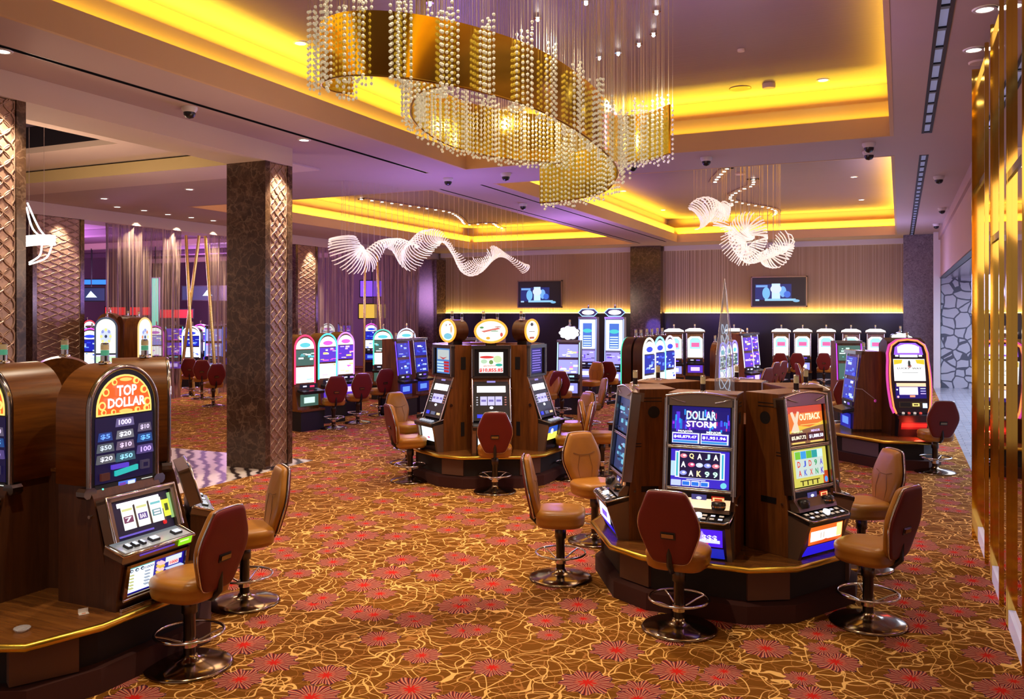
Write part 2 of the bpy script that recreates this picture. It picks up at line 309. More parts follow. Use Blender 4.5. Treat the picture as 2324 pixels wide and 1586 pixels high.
# ------------------------------------------------------------------ mesh builder
I4 = Matrix.Identity(4)
def T(x=0, y=0, z=0): return Matrix.Translation((x, y, z))
def RX(a): return Matrix.Rotation(R(a), 4, 'X')
def RY(a): return Matrix.Rotation(R(a), 4, 'Y')
def RZ(a): return Matrix.Rotation(R(a), 4, 'Z')
def S3(x, y, z): return Matrix.Diagonal((x, y, z, 1))
class MB:
    def __init__(s): s.v = []; s.f = []; s.mi = []; s.sm = []; s.mats = []; s.M = I4
    def mid(s, m):
        if m not in s.mats: s.mats.append(m)
        return s.mats.index(m)
    def add(s, vs, fs, m, smooth=False, M=None):
        k = len(s.v); X = s.M @ M if M is not None else s.M
        s.v += [tuple(X @ Vector(p)) for p in vs]
        mi = s.mid(m)
        for f in fs: s.f.append(tuple(k + i for i in f)); s.mi.append(mi); s.sm.append(smooth)
    def box(s, x0, x1, y0, y1, z0, z1, m, M=None):
        s.add([(x0, y0, z0), (x1, y0, z0), (x1, y1, z0), (x0, y1, z0), (x0, y0, z1), (x1, y0, z1), (x1, y1, z1), (x0, y1, z1)],
              [(0, 3, 2, 1), (4, 5, 6, 7), (0, 1, 5, 4), (1, 2, 6, 5), (2, 3, 7, 6), (3, 0, 4, 7)], m, False, M)
    def rbox(s, x0, x1, y0, y1, z0, z1, m, r=0.01, M=None):
        """box with chamfered vertical-front profile: chamfer all edges in xz"""
        pts = [(x0 + r, z0), (x1 - r, z0), (x1, z0 + r), (x1, z1 - r), (x1 - r, z1), (x0 + r, z1), (x0, z1 - r), (x0, z0 + r)]
        s.prism_xz(pts, y0, y1, m, M)
    def prism_xz(s, pts, y0, y1, m, M=None, smooth=False):
        n = len(pts)
        vs = [(p[0], y0, p[1]) for p in pts] + [(p[0], y1, p[1]) for p in pts]
        fs = [tuple(range(n)), tuple(reversed(range(n, 2 * n)))]
        s.add(vs, fs, m, False, M); s.add(vs, [(i, n + i, n + (i + 1) % n, (i + 1) % n) for i in range(n)], m, smooth, M)
    def prism_yz(s, pts, x0, x1, m, M=None):
        n = len(pts)
        vs = [(x0, p[0], p[1]) for p in pts] + [(x1, p[0], p[1]) for p in pts]
        fs = [tuple(reversed(range(n))), tuple(range(n, 2 * n))] + [(i, (i + 1) % n, n + (i + 1) % n, n + i) for i in range(n)]
        s.add(vs, fs, m, False, M)
    def prism_xy(s, pts, z0, z1, m, M=None, pts2=None):
        n = len(pts); q = pts2 or pts
        vs = [(p[0], p[1], z0) for p in pts] + [(p[0], p[1], z1) for p in q]
        fs = [tuple(reversed(range(n))), tuple(range(n, 2 * n))] + [(i, (i + 1) % n, n + (i + 1) % n, n + i) for i in range(n)]
        s.add(vs, fs, m, False, M)
    def lathe(s, prof, m, n=24, M=None, smooth=True, caps=True):
        vs = []; fs = []
        for (r, z) in prof:
            for i in range(n): a = 2 * math.pi * i / n; vs.append((r * math.cos(a), r * math.sin(a), z))
        for k in range(len(prof) - 1):
            for i in range(n): j = (i + 1) % n; fs.append((k * n + i, k * n + j, (k + 1) * n + j, (k + 1) * n + i))
        s.add(vs, fs, m, smooth, M)
        if caps:
            c = []
            if prof[0][0] > 1e-5: c.append(tuple(reversed(range(n))))
            if prof[-1][0] > 1e-5: c.append(tuple(range((len(prof) - 1) * n, len(prof) * n)))
            if c: s.add(vs, c, m, False, M)
    def tube(s, path, r, m, n=8, closed=False, M=None, flat=None):
        pts = [Vector(p) for p in path]; N = len(pts); vs = []; fs = []
        up = Vector((0, 0, 1)); prevn = None
        for i, p in enumerate(pts):
            if closed: d = pts[(i + 1) % N] - pts[i - 1]
            else: d = pts[min(i + 1, N - 1)] - pts[max(i - 1, 0)]
            d = d.normalized() if d.length > 1e-9 else Vector((0, 0, 1))
            if prevn is None:
                a = up if abs(d.z) < 0.9 else Vector((1, 0, 0)); nn = (a - d * a.dot(d)).normalized()
            else:
                nn = prevn - d * prevn.dot(d); nn = nn.normalized() if nn.length > 1e-6 else prevn
            prevn = nn; bb = d.cross(nn)
            rr = r[i] if isinstance(r, (list, tuple)) else r
            for k in range(n):
                a = 2 * math.pi * k / n; vs.append(tuple(p + nn * (rr * math.cos(a)) + bb * (rr * math.sin(a) * (flat or 1))))
        for i in range(N if closed else N - 1):
            j = (i + 1) % N
            for k in range(n): l = (k + 1) % n; fs.append((i * n + k, i * n + l, j * n + l, j * n + k))
        s.add(vs, fs, m, True, M)
        if not closed: s.add(vs, [tuple(reversed(range(n))), tuple(range((N - 1) * n, N * n))], m, False, M)
    def cushion(s, outline, t, m, bulge=0.25, M=None, rim=0.5, layers=5):
        """outline in xz, thickness along -y (front bulges to -y); centre scaled"""
        cx = sum(p[0] for p in outline) / len(outline); cz = sum(p[1] for p in outline) / len(outline)
        prof = [(0.97, 0.0), (1.0, -0.25 * t), (0.985, -0.65 * t), (0.92, -0.92 * t), (0.75, -t * (1 + 0.3 * bulge)), (0.4, -t * (1 + 0.7 * bulge)), (0.08, -t * (1 + bulge))]
        n = len(outline); vs = []; fs = []
        for k, (q, y) in enumerate(prof):
            for p in outline: vs.append((cx + (p[0] - cx) * q, y, cz + (p[1] - cz) * q))
        for k in range(len(prof) - 1):
            for i in range(n): j = (i + 1) % n; fs.append((k * n + i, k * n + j, (k + 1) * n + j, (k + 1) * n + i))
        fs.append(tuple(reversed(range(n)))); fs.append(tuple(range((len(prof) - 1) * n, len(prof) * n)))
        s.add(vs, fs, m, True, M)
    def ball(s, c, r, m, M=None, n=6, k=4):
        vs = [(c[0], c[1], c[2] + r)]; fs = []
        for j in range(1, k):
            t = math.pi * j / k
            for i in range(n): a = 2 * math.pi * i / n; vs.append((c[0] + r * math.sin(t) * math.cos(a), c[1] + r * math.sin(t) * math.sin(a), c[2] + r * math.cos(t)))
        vs.append((c[0], c[1], c[2] - r)); L = len(vs) - 1
        for i in range(n): fs.append((0, 1 + i, 1 + (i + 1) % n)); fs.append((L, L - n + (i + 1) % n, L - n + i))
        for j in range(k - 2):
            for i in range(n): a = 1 + j * n; fs.append((a + i, a + n + i, a + n + (i + 1) % n, a + (i + 1) % n))
        s.add(vs, fs, m, True, M)
    def disc(s, c, rx, rz, m, n=20, M=None, th=0.004):
        """flat disc in xz facing -y"""
        pts = [(c[0] + rx * math.cos(2 * math.pi * i / n), c[2] + rz * math.sin(2 * math.pi * i / n)) for i in range(n)]
        s.prism_xz(pts, c[1] - th, c[1], m, M)
    def mesh(s, mesh, m, M=None):
        s.add([tuple(v.co) for v in mesh.vertices], [tuple(p.vertices) for p in mesh.polygons], m, False, M)
    def build(s, name, parent=None, bevel=0.0):
        me = bpy.data.meshes.new(name); me.from_pydata(s.v, [], s.f)
        for m in s.mats: me.materials.append(m)
        me.polygons.foreach_set('material_index', s.mi); me.polygons.foreach_set('use_smooth', s.sm)
        me.update()
        o = bpy.data.objects.new(name, me); COL.objects.link(o)
        if parent is not None: o.parent = parent
        if bevel:
            b = o.modifiers.new('bevel', 'BEVEL'); b.width = bevel; b.segments = 2; b.limit_method = 'ANGLE'; b.angle_limit = R(40)
        return o
TXT = {}
def text_mesh(s):
    if s in TXT: return TXT[s]
    c = bpy.data.curves.new('t', 'FONT'); c.body = s; c.size = 1.0; c.align_x = 'CENTER'; c.align_y = 'CENTER'; c.resolution_u = 2; c.extrude = 0.0; c.offset = 0.028
    o = bpy.data.objects.new('t', c)
    me = bpy.data.meshes.new_from_object(o); bpy.data.objects.remove(o); bpy.data.curves.remove(c)
    xs = [v.co.x for v in me.vertices]; ys = [v.co.y for v in me.vertices]
    TXT[s] = (me, min(xs), max(xs), min(ys), max(ys)); return TXT[s]
def put_text(mb, s, cx, cz, w, h, m, M, y=-0.004):
    """lettering fitted to w x h, in the xz plane facing -y"""
    me, x0, x1, y0, y1 = text_mesh(s)
    sx, sy = w / (x1 - x0), h / (y1 - y0)
    X = M @ T(cx, y, cz) @ RX(90) @ S3(sx, sy, 1) @ T(-(x0 + x1) / 2, -(y0 + y1) / 2, 0)
    mb.mesh(me, m, X)

def thing(name, label, cat, loc=(0, 0, 0), rotz=0.0, group=None):
    o = bpy.data.objects.new(name, None); COL.objects.link(o); o.location = loc; o.rotation_euler = (0, 0, rotz); o.empty_display_size = 0.1
    o['label'] = label; o['category'] = cat
    if group: o['group'] = group
    return o
def tag(o, label, cat, group=None):
    o['label'] = label; o['category'] = cat
    if group: o['group'] = group
    return o
def struct(o): o['kind'] = 'structure'; return o
def dup(root, loc, rotz, label, group=None):
    r = root.copy(); COL.objects.link(r); r.location = loc; r.rotation_euler = (0, 0, rotz); r['label'] = label
    if group: r['group'] = group
    def kids(a, b):
        for ch in list(a.children):
            if ch == b: continue
            c = ch.copy(); COL.objects.link(c); c.parent = b; kids(ch, c)
    kids(root, r)
    return r
def ray_xy(px, d):
    """ground position at image column px and depth d (metres along the view)"""
    l = (px - CX) / F_PX * d
    return (l * math.cos(TH) - d * math.sin(TH), l * math.sin(TH) + d * math.cos(TH))
def px_at(px, py, z):
    return ray_xy(px, F_PX * (CAM_H - z) / (py - HY))
def hd(h): return R(180 - h)
def nvec(h): return (math.sin(R(h)), math.cos(R(h)))

# ------------------------------------------------------------------ shell
def cells(xs, ys, holes):
    xs = sorted(set(xs)); ys = sorted(set(ys)); out = []
    for i in range(len(xs) - 1):
        for j in range(len(ys) - 1):
            cx, cy = (xs[i] + xs[i + 1]) / 2, (ys[j] + ys[j + 1]) / 2
            if not any(h[0] < cx < h[1] and h[2] < cy < h[3] for h in holes): out.append((xs[i], xs[i + 1], ys[j], ys[j + 1]))
    return out
X0, X1, Y0, Y1 = -18.6, 0.73, -3.0, 33.0
WALK = (-12.4, -8.75, -3.0, 11.4)
mb = MB()
for a in cells([-36, X0, WALK[0], WALK[1], 1.0], [Y0, WALK[3], Y1], [WALK]): mb.box(a[0], a[1], a[2], a[3], -0.1, 0, M_CARPET)
struct(mb.build('floor'))
mb = MB(); mb.box(*WALK[:4], -0.1, 0, M_STRIPE); struct(mb.build('floor_walkway'))
mb = MB(); mb.box(1.0, 9, 9, 31.2, -0.1, 0, M_TILE); struct(mb.build('floor_lobby'))
# soffit with tray openings
BAY = (-18.6, -9.65, -3.0, 11.8)
holes = [*TRAYS, BAY]
SLOTS = [(-8.15, -8.06, -1.0, 14.0), (-8.93, -8.87, 15.9, 31.3), (-7.86, -7.80, 15.7, 31.0)]
SLOT_R = [(0.29, 0.43, 2.0, 13.9), (0.30, 0.44, 15.8, 31.8)]
allh = holes + SLOTS + SLOT_R
xs = [X0, 1.25]; ys = [Y0, Y1]
for h in allh: xs += [h[0], h[1]]; ys += [h[2], h[3]]
xs = [max(X0, min(1.25, x)) for x in xs]
mb = MB()
for a in cells(xs, ys, allh): mb.box(a[0], a[1], a[2], a[3], SOF, SOF + 0.12, M_SOF)
struct(mb.build('ceiling'))
for k, s in enumerate(SLOTS):
    mb = MB(); mb.box(s[0] - 0.01, s[1] + 0.01, s[2], s[3], SOF + 0.09, SOF + 0.13, M_BLACK); mb.box(s[0], s[0] + 0.006, s[2], s[3], SOF - 0.001, SOF + 0.1, M_BLACK)
    mb.box(s[1] - 0.006, s[1], s[2], s[3], SOF - 0.001, SOF + 0.1, M_BLACK)
    tag(mb.build('ceiling_slot_diffuser'), ['long thin black air slot left of the big crystal chandelier tray', 'thin black air slot beside the left rear gold-lit tray', 'thin black air slot beside the right rear gold-lit tray'][k], 'air vent')
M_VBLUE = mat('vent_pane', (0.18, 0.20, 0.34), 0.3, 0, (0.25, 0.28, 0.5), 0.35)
for k, s in enumerate(SLOT_R):
    t = thing('ceiling_linear_grille', ['black segmented ceiling grille with pale panes nearest the brass mirror wall', 'black segmented ceiling grille running towards the stone column'][k], 'air vent', (s[0], s[2], SOF))
    mb = MB(); w, l = s[1] - s[0], s[3] - s[2]
    n = int(l / 0.62)
    mb.box(0, w, 0, l, 0.03, 0.06, M_BLACK)
    for q in (0, w - 0.034): mb.box(q, q + 0.034, 0, l, -0.004, 0.03, M_DARK)
    for i in range(n + 1): yy = i * (l - 0.05) / n; mb.box(0, w, yy, yy + 0.07, -0.003, 0.03, M_BLACK)
    mb.build('frame', t)
    mb = MB()
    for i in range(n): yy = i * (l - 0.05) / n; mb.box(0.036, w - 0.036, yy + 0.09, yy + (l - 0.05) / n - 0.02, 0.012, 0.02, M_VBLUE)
    mb.build('pane', t)
# trays
for k, (x0, x1, y0, y1) in enumerate(TRAYS):
    mb = MB(); f = 0.05
    def ring(a, b, z0, z1, m, x0=x0, x1=x1, y0=y0, y1=y1):
        # vertical band between offsets a (inner) and b (outer)
        mb.box(x0 - b, x0 - a, y0 - b, y1 + b, z0, z1, m); mb.box(x1 + a, x1 + b, y0 - b, y1 + b, z0, z1, m)
        mb.box(x0 - a, x1 + a, y1 + a, y1 + b, z0, z1, m); mb.box(x0 - a, x1 + a, y0 - b, y0 - a, z0, z1, m)
    ring(-0.012, 0.04, SOF - 0.003, 5.34, M_FASC)          # first fascia
    ring(0.04, 0.16, 5.28, 5.32, M_FASC)        # ledge with the lower strip
    ring(0.13, 0.17, 5.32, 5.60, M_FASC)        # second fascia
    ring(0.17, 0.50, 5.50, 5.54, M_FASC)        # hidden ledge
    ring(0.50, 0.54, 5.50, 5.97, M_FASC)
    struct(mb.build('ceiling_cove'))
    mb = MB(); mb.box(x0 - 0.54, x1 + 0.54, y0 - 0.54, y1 + 0.54, 5.95, 6.0, M_LEAF); struct(mb.build('ceiling_tray'))
# left near bay: higher ceiling with a dark recess, cross beam
mb = MB()
HOLE = (-17.5, -12.0, -3.0, 10.35)
for a in cells([BAY[0], BAY[1], HOLE[0], HOLE[1]], [BAY[2], BAY[3], HOLE[3]], [HOLE]): mb.box(a[0], a[1], a[2], a[3], 5.27, 5.37, M_SOF2)
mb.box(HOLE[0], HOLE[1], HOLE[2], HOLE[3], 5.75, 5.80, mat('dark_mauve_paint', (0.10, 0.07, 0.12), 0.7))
mb.box(HOLE[1], HOLE[1] + 0.04, HOLE[2], HOLE[3], 5.37, 5.8, M_BLACK); mb.box(HOLE[0], HOLE[1], HOLE[3], HOLE[3] + 0.04, 5.37, 5.8, M_BLACK)
struct(mb.build('ceiling_bay'))
M_OLIVE = paint('olive_cream_paint', (0.60, 0.50, 0.24))
mb = MB(); mb.box(BAY[0], BAY[1], 11.8, 11.84, SOF, 5.30, M_OLIVE); mb.box(BAY[0], BAY[1], 11.6, 12.75, 5.02, 5.05, M_SOF2)
mb.box(BAY[0], -9.65, 11.595, 11.6, 5.02, 5.24, M_OLIVE)
struct(mb.build('ceiling_cross_beam'))
# main beams
mb = MB(); mb.box(-9.65, -8.86, -3, 11.0, 4.76, SOF, M_SOF2); struct(mb.build('beam_left'))
mb = MB(); mb.box(-19.4, -18.55, -3, 33.0, 4.75, 5.2, M_SOF2); struct(mb.build('beam_far_left'))
# back wall
mb = MB(); mb.box(-19.4, 1.3, 33.0, 33.15, 0, 2.42, M_NAVY)
mb.box(-19.4, 1.3, 33.02, 33.15, 2.42, 5.2, M_SLAT); struct(mb.build('wall_back'))
mb = MB(); mb.box(-18.4, -9.7, 32.9, 33.02, 4.86, 5.05, M_WHITE); mb.box(-8.4, 0.12, 32.9, 33.02, 4.86, 5.05, M_WHITE)
struct(mb.build('trim_1'))
mb = MB(); mb.box(-18.2, -9.7, 32.97, 33.0, 2.36, 2.42, M_BLACK); mb.box(-8.4, 0.12, 32.97, 33.0, 2.36, 2.42, M_BLACK); struct(mb.build('trim_2'))
for a, b in ((-18.2, -9.75), (-8.4, 0.1)):
    mb = MB(); mb.box(a, b, 32.985, 33.015, 2.425, 2.45, M_LEDY); o = mb.build('wall_led_strip')
    tag(o, 'gold led strip glowing under the %s slatted wall panel' % ('left' if a < -12 else 'right'), 'light strip')
    area('wall_wash', ((a + b) / 2, 32.93, 2.46), (b - a, 0.03), (R(168), 0, 0), (1.0, 0.62, 0.12), 60)
# gaming hall beyond the far-left columns
M_HALLC = paint('hall_ceiling_paint', (0.34, 0.22, 0.34))
mb = MB(); mb.box(-36, -18.6, -3, 33, 5.2, 5.3, M_HALLC); struct(mb.build('ceiling_hall'))
mb = MB(); mb.box(-36.1, -36, -3, 33, 0, 5.3, M_HALL); struct(mb.build('wall_left'))
mb = MB(); mb.box(-36, -19.4, 33, 33.1, 0, 5.3, M_HALL); struct(mb.build('wall_hall_back'))
# lobby to the right
mb = MB(); mb.box(1.2, 1.32, 10.6, 31.0, 3.58, 5.2, M_PINK); mb.box(1.14, 1.2, 10.6, 31.0, 4.8, 5.05, M_PINK); mb.box(1.18, 1.34, 10.6, 31.0, 3.55, 3.58, M_BLACK); struct(mb.build('bulkhead_right'))
mb = MB(); mb.box(1.32, 9, 10.6, 31.2, 3.55, 3.62, mat('shiny_lobby_ceiling', (0.5, 0.45, 0.48), 0.12, 0.6)); struct(mb.build('ceiling_lobby'))
mb = MB(); mb.box(1.22, 9, 31.0, 31.1, 0, 3.6, M_CELL); struct(mb.build('wall_lobby'))
mb = MB(); mb.box(1.0, 1.2, 30.9, 31.2, 0, 5.05, M_WHITE); struct(mb.build('trim_3'))
mb = MB(); mb.box(9, 9.1, 9, 31.2, 0, 3.6, M_WHITE); struct(mb.build('wall_lobby_side'))

# ------------------------------------------------------------------ columns
def lattice(mb, w, h, m, d=0.012):
    """interlaced ogee strips in xz facing -y, x in -w/2..w/2"""
    k = 5; a = w / k * 0.95; lam = 0.34
    for i in range(-1, k + 1):
        for ph in (0, math.pi):
            pts = []; n = int(h / 0.028)
            cxx = -w / 2 + (i + 0.5) * w / k
            for j in range(n + 1):
                z = h * j / n; x = cxx + a * math.sin(2 * math.pi * z / lam + ph + (i % 2) * math.pi / 2)
                x = max(-w / 2 + 0.008, min(w / 2 - 0.008, x)); pts.append((x, -0.004 + (0.006 if ph else 0), z))
            mb.tube(pts, 0.011, m, 5)
def column(x0, x1, y0, y1, ztop, label, carved=True, m=None):
    t = thing('marble_column', label, 'column', ((x0 + x1) / 2, (y0 + y1) / 2, 0))
    wx, wy = (x1 - x0) / 2, (y1 - y0) / 2; m = m or M_MARB
    mb = MB()
    if carved:
        p = 0.11
        mb.box(-wx, wx - 0.04, -wy, wy, 0, ztop, m)
        mb.box(wx - 0.04, wx, -wy, -wy + p, 0, ztop, m); mb.box(wx - 0.04, wx, wy - p, wy, 0, ztop, m)
        mb.build('shaft', t)
        mb = MB(); mb.M = T(wx - 0.03, 0, 0.02) @ RZ(90)
        w = 2 * (wy - p) - 0.004
        mb.box(-w / 2, w / 2, 0, 0.012, 0, ztop - 0.03, M_CARVE); lattice(mb, w, ztop - 0.03, M_CARVE)
        mb.build('carved_panel', t)
    else:
        mb.box(-wx, wx, -wy, wy, 0, ztop, m); mb.build('shaft', t)
    return t
XA = -8.88
column(-9.65, XA, 10.38, 11.02, 4.76, 'tall square brown marble column with a carved side panel, left of centre')
column(-9.65, XA, 5.75, 6.43, 4.76, 'brown marble column with carved panel, cut off by the left picture edge')
column(-19.3, -18.55, 13.6, 15.0, 4.75, 'brown marble column with carved panel behind the round topped machines')
column(-19.3, -18.55, 23.2, 24.4, 4.75, 'narrow sliver of marble column just right of the big marble column')
column(-20.0, -18.2, 32.2, 33.0, 4.75, 'dark marble corner column at the left end of the slatted wall', False)
column(-9.68, -8.47, 32.6, 33.0, 5.05, 'dark marble pilaster between the two wall televisions', False)
column(0.11, 1.05, 31.6, 33.0, 5.05, 'grey brown marble column at the right end of the slatted wall', False, M_MARB2)
for (x, y, z) in ((XA + 0.28, 10.7, 5.0), (XA + 0.28, 6.1, 5.0), (-18.25, 14.3, 5.0), (-18.25, 24.0, 5.0)):
    spot('column_wash', (x, y, z - 0.05), WARM, 450, 60, 0.7, (0, R(9), 0), 0.03)
for y in (16.6, 18.0, 19.4, 21.5): spot('beam_wash', (-18.35, y, 5.0), WARM, 260, 80, 0.8, (0, R(8), 0), 0.03)

# ------------------------------------------------------------------ mirrored wall with brass posts
mb = MB(); mb.box(0.806, 0.95, -2.0, 10.38, 0, SOF, M_BLACK); mb.box(0.83, 1.25, 10.38, 10.41, 0, SOF, M_MBRASS); struct(mb.build('wall_right'))
PP = [(10.40, 10.30), (9.37, 8.76), (8.06, 7.50), (6.62, 6.05), (5.10, 4.5), (3.6, 3.0)]   # brass framed piers, far to near
for i, (b, a) in enumerate(PP):
    t = thing('brass_pier', ['polished brass corner post beside the lobby opening', 'slim mirrored pier with brass edges, second from the lobby corner', 'slim mirrored pier with brass edges, third from the lobby corner', 'slim mirrored pier with brass edges touching the right picture edge', 'brass edged pier beyond the right picture edge', 'brass edged pier beyond the right picture edge'][i], 'pillar', (0.76, (a + b) / 2, 0), 0, 'brass piers out of frame' if i > 3 else None)
    h = (b - a) / 2
    if i == 0:
        mb = MB(); mb.box(-0.05, 0.04, -h, h, 0, 5.0, M_MBRASS); mb.box(-0.06, -0.05, -h, -h + 0.03, 0, 5.0, M_MBRASS); mb.build('brass_edge', t); continue
    for s_ in (-1, 1):
        mb = MB(); y0_, y1_ = sorted((s_ * h, s_ * (h - 0.05)))
        mb.box(-0.010, 0.045, y0_, y1_, 0, 5.0, M_MBRASS); mb.box(-0.018, -0.010, (y0_ + y1_) / 2 - 0.014, (y0_ + y1_) / 2 + 0.014, 0, 5.0, M_MBRASS); mb.build('brass_edge', t)
    mb = MB(); mb.box(0.0, 0.045, -h + 0.05, h - 0.05, 0.0, 5.0, M_MIRROR); mb.build('mirror_strip', t)
for i in range(len(PP) - 1):
    a, b = PP[i + 1][0] + 0.002, PP[i][1] - 0.002
    t = thing('mirror_panel', ['tall bronze mirror between the corner post and the second brass pier', 'tall bronze mirror between the second and third brass piers', 'tall bronze mirror between the third brass pier and the one at the picture edge', 'bronze mirror beyond the right picture edge', 'bronze mirror beyond the right picture edge'][i], 'mirror', (0.79, (a + b) / 2, 0), 0, 'mirrors out of frame' if i > 2 else None)
    h = (b - a) / 2
    zr = [3.75, 3.05, 3.45, 3.1, 3.3][i]
    mb = MB(); mb.box(-0.01, 0.005, -h, h, 0.14, zr, M_MIRROR); mb.build('lower_glass', t)
    mb = MB(); mb.box(-0.01, 0.005, -h, h, zr + 0.06, 4.93, M_MIRROR); mb.build('upper_glass', t)
    mb = MB(); mb.box(-0.022, 0.004, -h, h, zr, zr + 0.06, M_BLACK); mb.build('middle_rail', t)
    mb = MB(); mb.box(-0.03, 0.004, -h, h, 4.93, 5.0, M_CHROME); mb.build('top_rail', t)
    mb = MB(); mb.box(-0.035, 0.0, -h, h, 0.0, 0.14, mat('white_base_strip', (0.75, 0.72, 0.8), 0.2, 0, (0.75, 0.7, 1.0), 0.25)); mb.build('base_strip', t)

# ------------------------------------------------------------------ stool
def smooth_outline(pts, n=5):
    """closed Catmull-Rom through 2D points"""
    out = []; N = len(pts)
    for i in range(N):
        p0, p1, p2, p3 = (Vector(pts[(i + k - 1) % N]) for k in range(4))
        for j in range(n):
            t = j / n; out.append(tuple(0.5 * ((2 * p1) + (-p0 + p2) * t + (2 * p0 - 5 * p1 + 4 * p2 - p3) * t * t + (-p0 + 3 * p1 - 3 * p2 + p3) * t ** 3)))
    return out
def make_stool(tan_only=False):
    t = thing('casino_stool', 'x', 'stool', (0, 0, 0))
    mb = MB(); mb.lathe([(0.285, 0.0), (0.29, 0.012), (0.27, 0.024), (0.20, 0.040), (0.12, 0.052), (0.06, 0.066), (0.045, 0.09)], M_BASE, 40); mb.build('base', t)
    mb = MB(); mb.lathe([(0.040, 0.06), (0.040, 0.36), (0.052, 0.37), (0.052, 0.44), (0.046, 0.45), (0.046, 0.50)], M_PIPE, 20); mb.build('column', t)
    mb = MB(); ring = [(0.225 * math.cos(2 * math.pi * i / 36), 0.225 * math.sin(2 * math.pi * i / 36), 0.235) for i in range(36)]
    mb.tube(ring, 0.0105, M_CHROME, 8, True)
    for k in range(4):
        a = math.pi / 4 + k * math.pi / 2
        mb.tube([(r * math.cos(a), r * math.sin(a), z) for r, z in ((0.035, 0.165), (0.09, 0.185), (0.15, 0.213), (0.222, 0.235))], 0.008, M_CHROME, 6)
    mb.lathe([(0.05, 0.14), (0.05, 0.19)], M_CHROME, 16); mb.build('foot_ring', t)
    mb = MB()
    out = [(0.0, -0.225), (0.14, -0.215), (0.215, -0.15), (0.232, 0.0), (0.215, 0.13), (0.14, 0.205), (0.0, 0.225), (-0.14, 0.205), (-0.215, 0.13), (-0.232, 0.0), (-0.215, -0.15), (-0.14, -0.215)]
    so = smooth_outline(out, 4)
    # seat: stack of scaled outlines in xy
    prof = [(0.55, 0.485), (0.86, 0.49), (0.95, 0.505), (0.985, 0.535), (0.975, 0.562), (1.0, 0.575), (1.01, 0.60), (0.98, 0.622), (0.90, 0.637), (0.70, 0.645), (0.35, 0.642), (0.05, 0.64)]
    vs = []; fs = []; n = len(so)
    for q, z in prof:
        for p in so: vs.append((p[0] * q, p[1] * q, z))
    for k in range(len(prof) - 1):
        for i in range(n): j = (i + 1) % n; fs.append((k * n + i, k * n + j, (k + 1) * n + j, (k + 1) * n + i))
    fs.append(tuple(reversed(range(n)))); fs.append(tuple(range((len(prof) - 1) * n, len(prof) * n)))
    mb.add(vs, fs, M_TAN, True); mb.build('seat', t)
    # back: leaning outward to -y
    Mk = T(0, -0.235, 0.56) @ RX(11)
    hb = [(0.10, 0.003), (0.145, 0.035), (0.185, 0.13), (0.219, 0.22), (0.230, 0.29), (0.217, 0.37), (0.18, 0.46), (0.148, 0.53), (0.115, 0.557)]
    bo = [(0.0, 0.0)] + hb + [(0.0, 0.563)] + [(-x_, z_) for x_, z_ in reversed(hb)]
    bo = smooth_outline(bo, 4)
    mb = MB(); mb.cushion(bo, 0.022, M_RED, 0.1, Mk @ T(0, 0.0, 0)); mb.build('backrest', t)
    # front cushion faces +y
    mb = MB(); mb.cushion(bo, 0.052, M_TAN, 0.22, Mk @ T(0, 0.012, 0) @ RZ(180) @ S3(0.98, 1, 0.99))
    c = mb.build('back_cushion', t)
    mb = MB()
    for pts in ([(-0.13, 0.073, 0.34), (-0.05, 0.080, 0.315), (0.05, 0.080, 0.315), (0.13, 0.073, 0.34)], [(-0.06, 0.080, 0.31), (-0.09, 0.073, 0.18), (-0.07, 0.066, 0.06)], [(0.06, 0.080, 0.31), (0.09, 0.073, 0.18), (0.07, 0.066, 0.06)]):
        mb.tube(pts, 0.0022, mat('seam_thread', (0.16, 0.06, 0.015), 0.6), 4, M=Mk)  # stitch lines as thin dark brown tubes
    mb.build('seam', c)
    mb = MB(); rim = [(p[0] * 1.0, 0.004, p[1]) for p in bo]; mb.tube(rim, 0.0075, M_CHROME, 6, True, Mk); mb.build('edge_trim', t)
    mb = MB(); mb.box(-0.045, 0.045, -0.040, -0.024, 0.215, 0.245, M_BASE, Mk); mb.box(-0.055, 0.055, -0.028, -0.02, 0.20, 0.255, M_BLACK, Mk); mb.build('handle', t)
    mb = MB(); mb.tube([(0, -0.05, 0.485), (0, -0.20, 0.49), (0, -0.26, 0.55), (0, -0.262, 0.68)], 0.022, M_BLACK, 6); mb.build('back_bracket', t)
    return t
stool0 = make_stool(); used = [False]
def stool(x, y, h, label, group=None):
    """h: heading of the backrest side"""
    if not used[0]:
        used[0] = True; stool0.location = (x, y, 0); stool0.rotation_euler = (0, 0, hd(h)); stool0['label'] = label
        if group: stool0['group'] = group
        return stool0
    r = dup(stool0, (x, y, 0), hd(h), label)
    if group: r['group'] = group
    elif 'group' in r: del r['group']
    return r

